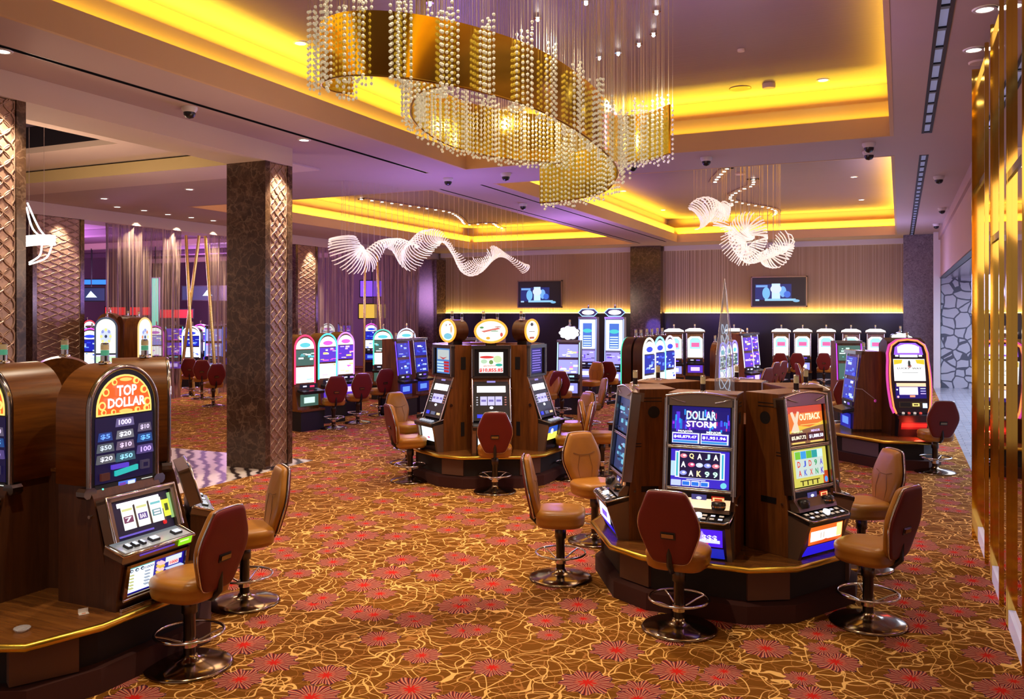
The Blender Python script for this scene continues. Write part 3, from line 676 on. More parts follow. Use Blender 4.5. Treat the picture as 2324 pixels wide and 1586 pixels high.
# ------------------------------------------------------------------ island bases
def hexpoly(h0, ap, half):
    pts = []
    for k in range(6):
        h = h0 - 60 * k
        n = nvec(h); r = (-n[1], n[0])
        pts += [(ap * n[0] - half * r[0], ap * n[1] - half * r[1]), (ap * n[0] + half * r[0], ap * n[1] + half * r[1])]
    return pts
CT = 0.45
def island(cx, cy, h0, label, hub_h=1.44, ap=1.10, poly=None):
    t = thing('machine_island', label, 'gaming counter', (cx, cy, 0))
    if poly:
        sc = lambda q: [(x * q, y * q) for x, y in poly]
        for nm, q, z0, z1, m in (('plinth', 0.98, 0, 0.16, M_PLINTH), ('body', 0.90, 0.16, 0.40, M_DARK), ('counter_top', 0.99, 0.40, CT, M_CTR)):
            mb = MB(); mb.prism_xy(sc(q), z0, z1, m); mb.build(nm, t)
        mb = MB(); mb.tube([(a, b, CT - 0.022) for a, b in sc(1.0)], 0.026, M_BRASS, 8, True); mb.build('brass_nosing', t)
        mb = MB(); mb.M = T(0.985, -0.93, 0) @ RZ(62); mb.box(-0.19, 0.19, -0.02, 0.08, 0.17, 0.385, M_PLATE); mb.build('access_plate', t)
        mb = MB(); mb.prism_xy([(0.36, 0.5), (0.36, -0.30), (-0.1, -0.42), (-0.5, 0.1), (-0.1, 0.6)][::-1], CT, hub_h, M_WOODD); mb.build('hub', t)
        mb = MB(); mb.prism_xy([(0.365, 0.505), (0.365, -0.305), (-0.1, -0.425), (-0.505, 0.1), (-0.1, 0.605)][::-1], hub_h, hub_h + 0.02, M_CTR); mb.build('hub_top', t)
        return t
    p1 = hexpoly(h0, ap - 0.05, 0.40); p2 = hexpoly(h0, ap - 0.10, 0.38)
    mb = MB(); mb.prism_xy(hexpoly(h0, ap - 0.02, 0.40), 0, 0.14, M_PLINTH); mb.prism_xy(hexpoly(h0, ap - 0.02, 0.40), 0.14, 0.16, M_PLINTH, None, hexpoly(h0, ap - 0.09, 0.38)); mb.build('plinth', t)
    mb = MB(); mb.prism_xy(p2, 0.16, 0.40, M_DARK); mb.build('body', t)
    mb = MB(); mb.prism_xy(hexpoly(h0, ap - 0.012, 0.415), 0.40, CT, M_CTR); mb.build('counter_top', t)
    mb = MB(); q = hexpoly(h0, ap, 0.42); mb.tube([(a, b, CT - 0.022) for a, b in q], 0.026, M_BRASS, 8, True); mb.build('brass_nosing', t)
    for k in range(6):
        n = nvec(h0 + 30 + 60 * k)
        mb = MB(); mb.M = RZ(180 - (h0 + 30 + 60 * k)); mb.box(-0.17, 0.17, -(ap - 0.015), -(ap - 0.10), 0.17, 0.385, M_PLATE); mb.build('access_plate', t)
    mb = MB(); mb.prism_xy(hexpoly(h0 + 30, 0.46, 0.26), CT, hub_h, M_WOODD); mb.build('hub', t)
    mb = MB(); mb.prism_xy(hexpoly(h0 + 30, 0.465, 0.265), hub_h, hub_h + 0.02, M_WOOD); mb.build('hub_top', t)
    return t
C1, C2, C3 = (-5.72, 4.30), (-1.47, 7.82), (-5.60, 11.50)
C4 = (0.18 - 0.35, 15.62)
P1 = [(-4.57, 4.78), (-4.57, 3.82), (-4.70, 3.40), (-5.05, 3.22), (-6.30, 3.22), (-6.90, 3.85), (-7.0, 5.1), (-6.5, 5.7), (-5.9, 5.82), (-5.35, 5.60), (-4.87, 5.10)]
island(-5.75, 4.5, 90, 'walnut gaming counter with brass edge under the round topped machines at lower left', 1.28, 1.14, [(x + 5.75, y - 4.5) for x, y in P1][::-1])
island(*C2, 180, 'hexagonal walnut gaming counter with brass edge at right, nearest the brass mirror wall')
island(*C3, 152, 'hexagonal walnut gaming counter with brass edge in the middle of the room', 1.5)

# ------------------------------------------------------------------ slot machines
def face(y0, z0, phi): return T(0, y0, z0) @ RX(-phi)
def candle(t, x, y, z, cols, h=0.13, r=0.022):
    c = MB(); c.M = T(x, y, z)
    c.lathe([(r * 1.5, 0), (r * 1.5, 0.012), (r * 1.1, 0.02)], M_CHROME, 14)
    n = len(cols); hh = h / n
    for i, m in enumerate(cols): c.lathe([(r, 0.02 + i * hh), (r, 0.02 + (i + 0.94) * hh)], m, 14)
    c.lathe([(r * 1.1, h + 0.02), (r * 0.8, h + 0.03)], M_CHROME, 14)
    c.build('signal_light', t)
def art(name, t, M, items, back=None):
    """items: ('r',x0,x1,z0,z1,rgb[,s]) rect, ('t',text,cx,cz,w,h,rgb[,s]) lettering, ('e',cx,cz,rx,rz,rgb[,s]) ellipse"""
    mb = MB(); k = 0
    for it in items:
        k += 1; y = -0.0008 * k - 0.001
        if it[0] == 'r': mb.box(it[1], it[2], y, 0.002, it[3], it[4], em(it[5], it[6] if len(it) > 6 else 1.0), M)
        elif it[0] == 't': put_text(mb, it[1], it[2], it[3], it[4], it[5], em(it[6], it[7] if len(it) > 7 else 1.2), M, y)
        elif it[0] == 'e': mb.disc((it[1], 0.0, it[2]), it[3], it[4], em(it[5], it[6] if len(it) > 6 else 1.0), 20, M, -y)
        elif it[0] == 'p': mb.prism_xz(it[1], y, 0.002, em(it[2], it[3] if len(it) > 3 else 1.0), M)
    return mb.build(name, t)
def rnd_art(w, h, seed, pal, n=16, s=1.2):
    rr = random.Random(seed); it = [('r', -w / 2, w / 2, 0, h, pal[0], s)]
    for i in range(n):
        a, b = rr.uniform(-w / 2, w / 2 * 0.7), rr.uniform(0, h * 0.9); ww, hh = rr.uniform(0.06, 0.35) * w, rr.uniform(0.03, 0.14) * h
        it.append(('r', a, min(w / 2, a + ww), b, min(h, b + hh), rr.choice(pal[1:]), s))
    return it
OR = (235, 110, 25); YL = (250, 215, 110); WH = (235, 240, 255); BL = (30, 60, 220); DB = (10, 8, 60); CY = (60, 200, 235); PU = (120, 40, 230); RD = (220, 30, 30); PK = (230, 70, 190)

def video_machine(label, style, loc, h, group=None):
    """upright two-screen machine; local y=0 is the belly front, z=0 the counter top"""
    t = thing('slot_machine', label, 'slot machine', loc, hd(h), group)
    w = 0.28
    mb = MB(); mb.prism_yz([(0.11, 0), (0.53, 0), (0.53, 1.30), (0.205, 1.30), (0.11, 0.36)], -w, w, M_WOOD)
    mb.build('cabinet', t, 0.004)
    phi = math.degrees(math.atan2(0.10, 0.88)); Mf = face(0.10, 0.40, phi)
    # chrome side rails and inner black face
    for s in (-1, 1):
        mb = MB()
        mb.box(s * (w - 0.006) - 0.02, s * (w - 0.006) + 0.02, -0.055, 0.02, 0.10, 0.86, M_DCHROME, Mf)
        mb.tube([(s * (w - 0.004), -0.058, 0.06), (s * (w - 0.004), -0.062, 0.5), (s * (w - 0.004), -0.058, 0.87)], 0.0085, M_CHROME, 6, M=Mf)
        mb.build('side_rail', t)
    mb = MB(); mb.box(-w + 0.02, w - 0.02, -0.02, 0.02, 0.06, 0.84, M_BLACK, Mf)
    mb.build('face_panel', t)
    # visor
    mb = MB(); pts = [(-w - 0.005, 0.80)] + [(-w - 0.005 + (2 * w + 0.01) * i / 12, 0.875 + 0.032 * math.sin(math.pi * i / 12)) for i in range(13)] + [(w + 0.005, 0.80)]
    mb.prism_xz(pts, -0.055, 0.05, M_BRONZE, Mf)
    mb.tube([(p[0], -0.058, p[1]) for p in pts[1:-1]], 0.009, M_CHROME, 6, M=Mf)
    for s in (-1, 1): mb.tube([(s * 0.24, -0.062, 0.862), (s * 0.19, -0.064, 0.845), (s * 0.12, -0.062, 0.83)], 0.004, M_CHROME, 5, M=Mf)
    mb.build('visor', t)
    for z in (0.462, 0.125):
        mb = MB()
        mb.tube([(-w + 0.02, -0.045, z), (w - 0.02, -0.045, z)], 0.011, M_DCHROME, 8, M=Mf); mb.tube([(-w + 0.02, -0.05, z + 0.015), (w - 0.02, -0.05, z + 0.015)], 0.006, M_CHROME, 6, M=Mf)
        mb.build('crossbar', t)
    U = Mf @ T(0, -0.026, 0.49); L = Mf @ T(0, -0.026, 0.150)
    if style == 'dollar':
        it = [('r', -0.235, 0.235, 0, 0.305, (22, 14, 110)), ('r', -0.235, 0.235, 0.12, 0.19, (60, 20, 170)), ('r', -0.21, -0.15, 0.12, 0.20, (30, 120, 220)), ('r', -0.20, -0.17, 0.10, 0.26, (90, 50, 230))]
        rr = random.Random(3)
        for i in range(26): x = rr.uniform(-0.23, 0.22); z0 = rr.uniform(0.10, 0.24); it.append(('r', x, x + rr.uniform(0.004, 0.014), z0, z0 + rr.uniform(0.02, 0.06), rr.choice([(70, 90, 255), (160, 50, 240), (40, 160, 250), (220, 60, 120)])))
        it += [('r', -0.225, -0.008, 0.008, 0.092, WH), ('r', -0.217, -0.016, 0.034, 0.082, (70, 30, 225)), ('r', 0.008, 0.225, 0.008, 0.092, WH), ('r', 0.016, 0.217, 0.034, 0.082, (70, 30, 225)),
               ('r', -0.217, -0.016, 0.012, 0.030, (60, 150, 230)), ('r', 0.016, 0.217, 0.012, 0.030, (60, 150, 230)),
               ('t', 'DOLLAR', 0.01, 0.235, 0.24, 0.072, (185, 225, 255), 1.6), ('t', 'STORM', 0.01, 0.165, 0.24, 0.05, (255, 225, 235), 1.6),
               ('t', 'MAJOR', -0.115, 0.103, 0.12, 0.018, (255, 255, 255), 1.5), ('t', 'MINOR', 0.115, 0.103, 0.12, 0.018, (255, 255, 255), 1.5),
               ('t', '$45,879.47', -0.116, 0.058, 0.185, 0.026, (255, 255, 255), 1.8), ('t', '$1,951.96', 0.116, 0.058, 0.185, 0.026, (255, 255, 255), 1.8)]
        it2 = [('r', -0.235, 0.235, 0, 0.295, (60, 40, 200)), ('r', -0.235, -0.19, 0.08, 0.2, (190, 225, 255)), ('r', -0.20, -0.165, 0.07, 0.28, WH), ('r', -0.19, -0.176, 0.08, 0.27, (50, 190, 200)), ('r', 0.165, 0.20, 0.07, 0.28, WH), ('r', 0.177, 0.19, 0.08, 0.27, (40, 180, 210)),
               ('r', -0.168, 0.168, 0.068, 0.286, WH), ('r', -0.162, 0.162, 0.072, 0.281, (26, 14, 62))]
        sy = [['#', 'Q', 'A', 'J', 'A'], ['A', '*', '+', '=', '#'], ['=', 'A', 'K', '9', '9']]
        cc = {'Q': (250, 225, 150), 'A': (255, 250, 240), 'J': (170, 225, 235), 'K': (250, 225, 160), '9': (190, 250, 215)}
        for r_ in range(3):
            for c_ in range(5):
                x, z, q = -0.13 + c_ * 0.065, 0.245 - r_ * 0.068, sy[r_][c_]
                if q in cc: it2.append(('t', q, x, z, 0.038, 0.046, cc[q], 1.5))
                else:
                    it2 += [('e', x, z, 0.028, 0.018, {'#': (235, 130, 150), '*': (225, 80, 130), '+': (215, 225, 255), '=': (150, 160, 250)}[q]), ('e', x + 0.006, z + 0.003, 0.013, 0.009, (250, 240, 245))]
        for k in range(3): it2 += [('r', -0.135 + k * 0.075, -0.072 + k * 0.075, 0.008, 0.048, WH), ('r', -0.131 + k * 0.075, -0.076 + k * 0.075, 0.013, 0.042, (40, 120, 235))]
        it2 += [('r', -0.225, -0.15, 0.006, 0.05, (200, 215, 255)), ('e', 0.195, 0.028, 0.022, 0.022, (120, 220, 235)), ('r', -0.1, 0.05, 0.056, 0.06, WH)]
        belly = [('r', -0.21, 0.21, 0.02, 0.155, (80, 30, 235)), ('p', [(-0.2, 0.03), (-0.14, 0.14), (-0.08, 0.03)], (170, 140, 255)), ('p', [(0.0, 0.05), (0.05, 0.145), (0.10, 0.05)], (190, 160, 255)), ('r', -0.1, 0.19, 0.05, 0.075, (230, 235, 255)), ('r', -0.19, 0.1, 0.03, 0.05, (225, 50, 130)), ('t', '$$$', 0.11, 0.09, 0.12, 0.05, (235, 225, 255))]
        lowc = (30, 40, 190)
    elif style == 'outback':
        it = [('r', -0.235, 0.235, 0, 0.305, (236, 120, 40)), ('r', -0.235, 0.235, 0.25, 0.305, (205, 70, 40)), ('p', [(-0.235, 0.10), (-0.1, 0.15), (0.05, 0.13), (0.235, 0.17), (0.235, 0.0), (-0.235, 0.0)], (240, 195, 60)), ('p', [(-0.235, 0.09), (0.0, 0.12), (0.235, 0.14), (0.235, 0.0), (-0.235, 0.0)], (140, 95, 60)),
              ('p', [(-0.2, 0.10), (-0.15, 0.17), (-0.19, 0.26), (-0.16, 0.265), (-0.13, 0.21), (-0.10, 0.265), (-0.075, 0.26), (-0.11, 0.17), (-0.09, 0.10)], (240, 215, 185)),
              ('t', 'WALKABOUT', 0.06, 0.215, 0.29, 0.06, (250, 240, 190), 1.3), ('t', 'KANGAROO', 0.07, 0.165, 0.25, 0.035, (250, 245, 225), 1.3) if False else ('r', -0.07, 0.2, 0.15, 0.155, YL),
              ('r', -0.225, -0.008, 0.022, 0.085, (60, 20, 25)), ('r', 0.008, 0.225, 0.022, 0.085, (70, 15, 25)), ('t', 'MAJOR', -0.115, 0.098, 0.12, 0.02, (225, 240, 170)), ('t', 'MINOR', 0.115, 0.098, 0.12, 0.02, (215, 190, 250)),
              ('t', '$5,867.72', -0.116, 0.052, 0.19, 0.034, (255, 235, 200), 1.5), ('t', '$1,888.58', 0.116, 0.052, 0.19, 0.034, (235, 235, 255), 1.5), ('r', -0.2, -0.04, 0.006, 0.016, YL), ('r', 0.04, 0.2, 0.006, 0.016, YL)]
        it[5] = ('t', '50 LIONS' if False else 'OUTBACK', 0.06, 0.215, 0.28, 0.055, (250, 240, 190), 1.3)
        it2 = [('r', -0.235, 0.235, 0, 0.295, (215, 205, 90)), ('r', 0.17, 0.235, 0, 0.1, (190, 70, 30)), ('r', -0.185, 0.185, 0.07, 0.285, (205, 220, 210)), ('e', 0.205, 0.03, 0.02, 0.024, (80, 160, 240))]
        pal = [(120, 200, 60), (60, 160, 230), (110, 190, 60), (40, 160, 160), (210, 240, 235)]
        for c_ in range(5): it2.append(('r', -0.18 + c_ * 0.073, -0.113 + c_ * 0.073, 0.22, 0.28, pal[c_]))
        for r_, row in enumerate((['9', '9', '9', '9', '9'][:0], ['D', 'J', 'D', '9', 'A'], ['A', 'K', 'X', 'N', 'K'])):
            for c_, q in enumerate(row): it2.append(('t', q, -0.147 + c_ * 0.073, 0.25 - r_ * 0.07, 0.038, 0.048, [(210, 60, 50), (70, 90, 200), (210, 70, 50), (50, 150, 90), (90, 70, 190)][c_]))
        it2 += [('t', 'TTTT', -0.03, 0.03, 0.26, 0.042, (70, 60, 20), 1.0)]
        belly = [('r', -0.22, 0.22, 0.02, 0.16, (240, 110, 35)), ('r', -0.2, 0.2, 0.045, 0.125, (255, 250, 235), 2.2), ('r', 0.14, 0.21, 0.05, 0.155, (255, 240, 130), 1.6), ('t', 'II', -0.05, 0.085, 0.06, 0.05, (215, 205, 195)), ('p', [(-0.21, 0.02), (0.0, 0.05), (0.21, 0.02)], (225, 80, 30))]
        lowc = (45, 30, 235)
    else:
        pal = [(40, 60, 110), (120, 200, 230), (30, 30, 60), (180, 190, 240), (50, 110, 160)]
        it = rnd_art(0.46, 0.30, style, pal, 14, 0.9); it2 = rnd_art(0.46, 0.29, style + 'b', pal, 18, 0.9)
        belly = [('r', -0.21, 0.21, 0.02, 0.155, (225, 225, 255), 1.6), ('r', -0.1, 0.1, 0.05, 0.1, (120, 90, 240))]
        lowc = (50, 30, 235)
    art('upper_screen', t, U, it); art('lower_screen', t, L, it2)
    s = art('bill_panel', t, Mf @ T(0, -0.026, 0.02), [('r', -0.06, 0.06, 0.02, 0.075, (75, 70, 130)), ('e', 0.0, 0.048, 0.022, 0.012, (240, 240, 255)), ('r', 0.10, 0.20, 0.012, 0.07, (170, 30, 15)), ('r', 0.11, 0.20, 0.03, 0.06, (255, 170, 110), 1.6), ('r', 0.125, 0.185, 0.038, 0.052, (190, 50, 20))])
    # bill acceptor shelf
    mb = MB(); mb.prism_yz([(0.10, 0.36), (0.13, 0.50), (0.09, 0.47), (0.03, 0.40), (0.02, 0.37)], -w + 0.03, w - 0.03, M_BRONZE)
    for s_ in (-1, 1): mb.lathe([(0.055, 0), (0.055, 0.05), (0.035, 0.06)], M_BLACK, 14, T(s_ * 0.16, 0.055, 0.40)); 
    mb.lathe([(0.058, 0.02), (0.058, 0.032)], M_CHROME, 14, T(0.16, 0.055, 0.40)); mb.build('bill_acceptor', t)
    # deck
    Md = T(0, -0.09, 0.315) @ RX(13)
    mb = MB(); mb.rbox(-w + 0.005, w - 0.005, 0, 0.22, -0.035, 0.012, M_BLACK, 0.008, Md)
    mb.tube([(-w + 0.005, 0.21, 0.012), (-w + 0.01, 0.02, 0.012), (-w + 0.05, -0.008, 0.006), (w - 0.05, -0.008, 0.006), (w - 0.01, 0.02, 0.012), (w - 0.005, 0.21, 0.012)], 0.008, M_CHROME, 6, M=Md)
    d = mb.build('button_deck', t)
    for r_ in range(2):
        for c_ in range(7):
            x = -0.20 + c_ * 0.066; y = 0.035 + r_ * 0.055
            mb = MB(); mb.rbox(x - 0.024, x + 0.024, -0.018, 0.018, 0, 0.008, M_DCHROME, 0.003, Md @ T(0, y, 0.014)); mb.box(x - 0.017, x + 0.017, y - 0.011, y + 0.011, 0.021, 0.024, em((215, 190, 165) if (c_ + r_) % 3 else (240, 240, 255), 0.9), Md); mb.build('button', d)
    mb = MB(); mb.lathe([(0.03, 0.012), (0.028, 0.035)], em((235, 240, 255), 1.3), 16, Md @ T(0.02, 0.062, 0.01)); mb.build('spin_button', d)
    # belly housing
    mb = MB()
    for s_ in (-1, 1):
        a, b = sorted((s_ * (w - 0.005), s_ * (w - 0.045))); mb.prism_yz([(0.02, 0), (0.14, 0), (0.14, 0.34), (-0.085, 0.325), (-0.08, 0.29)], a, b, M_BRONZE)
    mb.box(-w + 0.04, w - 0.04, -0.06, 0.1, 0.265, 0.31, M_BLACK); mb.box(-w + 0.04, w - 0.04, 0.03, 0.12, 0.0, 0.02, M_BLACK)
    mb.build('belly_housing', t)
    Mb = T(0, -0.035, 0.11) @ RX(6); art('belly_glass', t, Mb @ T(0, 0, -0.01), belly)
    Ml = T(0, 0.03, 0.015) @ RX(32); 
    art('toe_panel', t, Ml, [('r', -0.215, 0.215, 0, 0.105, lowc, 0.8)])
    # side details
    for s_ in (-1, 1):
        mb = MB()
        mb.add([(s_ * (w + 0.002), 0.33 + 0.052 * math.cos(2 * math.pi * i / 20), 1.10 + 0.052 * math.sin(2 * math.pi * i / 20)) for i in range(20)], [tuple(range(20)) if s_ > 0 else tuple(reversed(range(20)))], M_DARK)
        mb.build('speaker_hole', t); mb = MB()
        for z in (0.55, 0.2):
            a, b = sorted((s_ * w, s_ * (w + 0.003))); mb.box(a, b, 0.22, 0.40, 1.19 + (z - 0.2) * 0.08, 1.197 + (z - 0.2) * 0.08, M_DARK)
        mb.build('vent_slot', t); mb = MB()
        a, b = sorted((s_ * w, s_ * (w + 0.004))); mb.box(a, b, 0.22, 0.37, 0.41, 0.46, M_BLACK); mb.build('service_panel', t); mb = MB()
        mb.box(*sorted((s_ * w, s_ * (w + 0.003))), 0.165, 0.22, 0.80, 0.808, M_DARK); mb.box(*sorted((s_ * w, s_ * (w + 0.003))), 0.165, 0.22, 0.825, 0.833, M_DARK); mb.build('vent_slot', t); mb = MB()
        mb.lathe([(0.010, 0), (0.010, 0.014)], M_CHROME, 10, T(s_ * w, 0.16, 0.42) @ RY(90 * s_))
        mb.build('side_lock', t)
    candle(t, 0.0, 0.235, 1.30, [mat('black_lens', (0.03, 0.012, 0.012), 0.2), M_CREAM], 0.115, 0.021)
    return t

def roundtop_machine(label, style, loc, h, group=None, full=True, dp=0.66):
    t = thing('round_top_slot_machine', label, 'slot machine', loc, hd(h), group)
    w = 0.305; H = 1.60; r = w
    arch = [(-w, 0.80)] + [(-w * math.cos(math.pi * i / 24), H - r + r * math.sin(math.pi * i / 24)) for i in range(25)] + [(w, 0.80)]
    mb = MB(); mb.prism_xz(arch, 0.27, dp, M_WOODW, smooth=True)
    mb.prism_yz([(0.05, 0.0), (dp, 0.0), (dp, 0.81), (0.27, 0.81), (0.22, 0.72)], -w + 0.02, w - 0.02, M_WOODD); mb.build('cabinet', t)
    if not full:
        candle(t, 0, 0.45, H, [M_CHROME, mat('green_lens', (0.05, 0.35, 0.25), 0.3, 0, (0.1, 0.5, 0.4), 0.2), M_CREAM], 0.115, 0.026)
    # arched chrome frame
    fr = [(-w + 0.02, 0.78)] + [(-(w - 0.02) * math.cos(math.pi * i / 24), H - r + (r - 0.02) * math.sin(math.pi * i / 24)) for i in range(25)] + [(w - 0.02, 0.78)]
    mb = MB(); mb.tube([(p[0], 0.262, p[1]) for p in fr], 0.020, M_DCHROME, 8); mb.tube([(p[0] * 1.02, 0.25, p[1] + 0.004) for p in fr], 0.009, M_CHROME, 6); mb.build('arch_frame', t)
    inn = [(-w + 0.035, 0.74)] + [(-(w - 0.035) * math.cos(math.pi * i / 20), H - r + (r - 0.035) * math.sin(math.pi * i / 20)) for i in range(21)] + [(w - 0.035, 0.74)]
    mb = MB(); mb.prism_xz(inn, 0.255, 0.30, M_BLACK); mb.build('face_panel', t)
    Mf = T(0, 0.253, 0)
    a2 = lambda rr, z0: [(-rr, z0)] + [(-rr * math.cos(math.pi * i / 20), H - r + rr * math.sin(math.pi * i / 20)) for i in range(21)] + [(rr, z0)]
    zc = H - r
    it = [('p', a2(0.225, zc - 0.02), (210, 70, 20))]
    it = [('p', a2(0.235, zc - 0.04), YL, 1.2), ('p', a2(0.222, zc - 0.028), (228, 92, 22), 1.2)]
    for s_ in (-1, 1):
        for (x, z, q) in ((0.19, 0.03, 0.03), (0.16, 0.12, 0.028), (0.09, 0.185, 0.022), (0.18, -0.015, 0.02), (0.10, -0.018, 0.018)):
            it += [('e', s_ * x, zc + z, q, q, YL, 1.2), ('e', s_ * x, zc + z, q * 0.6, q * 0.6, (228, 92, 22), 1.2)]
    it += [('e', 0, zc + 0.20, 0.045, 0.012, YL), ('e', 0, zc - 0.018, 0.05, 0.013, YL), ('t', 'TOP', 0.0, zc + 0.125, 0.17, 0.075, (225, 240, 255), 2.0), ('t', 'DOLLAR', 0.0, zc + 0.045, 0.32, 0.068, (225, 240, 255), 2.0)]
    art('title_glass', t, Mf, it)
    M2 = T(0, 0.253, 0.80)
    it = [('r', -0.245, 0.245, 0, 0.445, (14, 8, 52), 0.9)]
    bills = [('1000', 0.0, 0.40, 0.15, (190, 170, 250)), ('5', -0.165, 0.315, 0.11, (60, 110, 235)), ('20', 0.0, 0.315, 0.14, (205, 200, 215)), ('10', 0.17, 0.345, 0.11, (170, 150, 190)), ('50', -0.165, 0.24, 0.13, (150, 160, 175)),
             ('10', 0.0, 0.24, 0.14, (180, 150, 190)), ('5', 0.17, 0.27, 0.12, (60, 130, 240)), ('20', -0.165, 0.165, 0.14, (165, 165, 175)), ('50', 0.0, 0.160, 0.15, (100, 160, 190)), ('100', 0.17, 0.19, 0.13, (150, 120, 225))]
    for s_, x, z, bw, c in bills:
        it += [('p', [(x - bw / 2 - 0.006, z - 0.030), (x + bw / 2 + 0.006, z - 0.030), (x + bw / 2 - 0.004, z + 0.028), (x - bw / 2 + 0.004, z + 0.028)], tuple(int(k * 0.55) for k in c)), ('t', '$' + s_ if len(s_) < 3 else s_, x, z, bw * 0.72, 0.036, tuple(min(255, k + 40) for k in c), 1.5)]
    it += [('p', [(-0.09, 0.035), (0.10, 0.055), (0.10, 0.09), (-0.09, 0.07)], (40, 185, 180)), ('r', -0.12, 0.02, 0.085, 0.115, (90, 60, 200)), ('r', -0.21, -0.14, 0.02, 0.07, (70, 30, 22)), ('r', 0.13, 0.20, 0.05, 0.11, (60, 50, 70)), ('r', 0.145, 0.185, 0.065, 0.095, (14, 8, 52))]
    art('award_glass', t, M2, it)
    art('card_panel', t, T(0, 0.248, 0.735), [('r', -0.25, 0.25, 0, 0.06, (12, 10, 14)), ('r', -0.06, 0.09, 0.004, 0.056, (70, 110, 220)), ('r', -0.06, 0.09, 0.004, 0.016, (225, 70, 80)), ('r', -0.05, 0.0, 0.02, 0.045, (120, 60, 170)), ('r', 0.02, 0.08, 0.025, 0.05, (220, 235, 255)), ('r', 0.14, 0.235, 0.04, 0.046, (200, 200, 190)), ('r', 0.14, 0.235, 0.014, 0.02, (200, 200, 190)), ('e', -0.19, 0.03, 0.006, 0.006, (90, 240, 190), 2)])
    for s_ in (-1, 1):
        mb = MB(); mb.rbox(s_ * (w - 0.01) - 0.05, s_ * (w - 0.01) + 0.05, 0.235, 0.31, 0.72, 0.79, M_DCHROME, 0.02)
        mb.build('corner_cap', t)
    # slanted reel window
    phi = 17; Mr = face(0.045, 0.44, phi)
    mb = MB(); hh = 0.285
    for a, b, c, d in ((-w + 0.01, -w + 0.05, 0, hh), (w - 0.05, w - 0.01, 0, hh), (-w + 0.01, w - 0.01, hh - 0.02, hh + 0.015)): mb.box(a, b, -0.03, 0.06, c, d, M_BRONZE, Mr)
    for pts in ([(-w + 0.012, -0.033, 0), (-w + 0.012, -0.033, hh + 0.01), (w - 0.012, -0.033, hh + 0.01), (w - 0.012, -0.033, 0)],): mb.tube(pts, 0.011, M_CHROME, 6, M=Mr)
    mb.build('reel_frame', t)
    mb = MB(); mb.box(-w + 0.03, w - 0.03, -0.003, 0.06, 0.0, hh, M_BLACK, Mr); mb.build('reel_housing', t)
    it = [('r', -0.245, 0.245, 0.0, 0.255, (14, 10, 40)), ('r', -0.20, 0.16, 0.215, 0.245, (250, 250, 255), 2.5)]
    for k, c in enumerate(((120, 60, 90), (90, 70, 140), (110, 160, 165))):
        x = -0.125 + k * 0.118
        it += [('r', x - 0.05, x + 0.05, 0.06, 0.225, (238, 240, 225), 1.3), ('r', x - 0.042, x + 0.036, 0.105, 0.150, c), ('r', x - 0.045, x + 0.04, 0.185, 0.2, (120, 200, 205) if k == 2 else (225, 225, 150)), ('t', ['7', 'BAR', '='][k], x - 0.003, 0.128, 0.055, 0.03, (240, 225, 240))]
        it += [('p', [(x + 0.052, 0.06), (x + 0.066, 0.06), (x + 0.062, 0.22), (x + 0.056, 0.22)], (70, 50, 40))]
    it += [('r', 0.165, 0.225, 0.08, 0.20, (215, 220, 60), 1.2), ('r', 0.18, 0.21, 0.12, 0.17, (70, 80, 20)), ('r', 0.232, 0.245, 0.06, 0.24, (150, 190, 120)), ('r', -0.23, 0.05, 0.018, 0.03, (110, 90, 200)), ('e', 0.16, 0.045, 0.01, 0.014, RD)]
    art('reel_window', t, Mr @ T(0, -0.004, 0.0), it)
    # deck
    Md = T(0, -0.075, 0.375) @ RX(15)
    mb = MB(); mb.rbox(-w - 0.005, w + 0.005, 0, 0.17, -0.06, 0.01, M_BRONZE, 0.012, Md); mb.box(-w + 0.02, w - 0.02, 0.01, 0.16, 0.011, 0.015, mat('lit_deck_plate', (0.5, 0.5, 0.52), 0.2, 0.6, (0.6, 0.65, 0.7), 0.3), Md)
    mb.tube([(-w - 0.005, 0.16, 0.012), (-w - 0.005, 0, 0.0), (w + 0.005, 0, 0.0), (w + 0.005, 0.16, 0.012)], 0.012, M_CHROME, 6, M=Md)
    d = mb.build('button_deck', t)
    for x, ww in ((-0.22, 0.04), (-0.16, 0.04), (-0.10, 0.03), (0.0, 0.07), (0.20, 0.07)):
        mb = MB(); mb.rbox(x - ww / 2, x + ww / 2, 0.04, 0.09, 0.012, 0.032, M_BLACK, 0.004, Md); mb.box(x - ww / 2 + 0.008, x + ww / 2 - 0.008, 0.046, 0.084, 0.032, 0.036, em((235, 240, 255), 1.0), Md); mb.build('button', d)
    art('deck_display', t, Md @ T(0, -0.012, -0.045), [('r', 0.16, 0.28, 0.0, 0.05, (140, 220, 30), 1.1), ('r', 0.17, 0.25, 0.026, 0.038, (235, 250, 170)), ('r', -0.18, 0.12, 0.02, 0.028, (90, 60, 190))])
    # belly
    mb = MB(); mb.prism_yz([(0.0, 0.0), (0.10, 0.0), (0.10, 0.36), (-0.04, 0.36), (-0.05, 0.30), (0.0, 0.06)], -w + 0.005, w - 0.005, M_WOODD)
    mb.build('belly_housing', t)
    Mb = T(0, -0.008, 0.075) @ RX(9.5)
    mb = MB(); bw, bh = w - 0.03, 0.235
    for a, b, c, d_ in ((-bw, -bw + 0.03, 0, bh), (bw - 0.03, bw, 0, bh), (-bw, bw, bh - 0.022, bh), (-bw, bw, 0, 0.022)): mb.box(a, b, -0.028, 0.0, c, d_, M_BASE, Mb)
    mb.tube([(-bw, -0.03, 0), (bw, -0.03, 0)], 0.010, M_CHROME, 6, M=Mb); mb.tube([(-bw - 0.01, -0.03, -0.06), (bw + 0.01, -0.03, -0.06)], 0.012, M_CHROME, 6, M=Mb); mb.build('belly_frame', t)
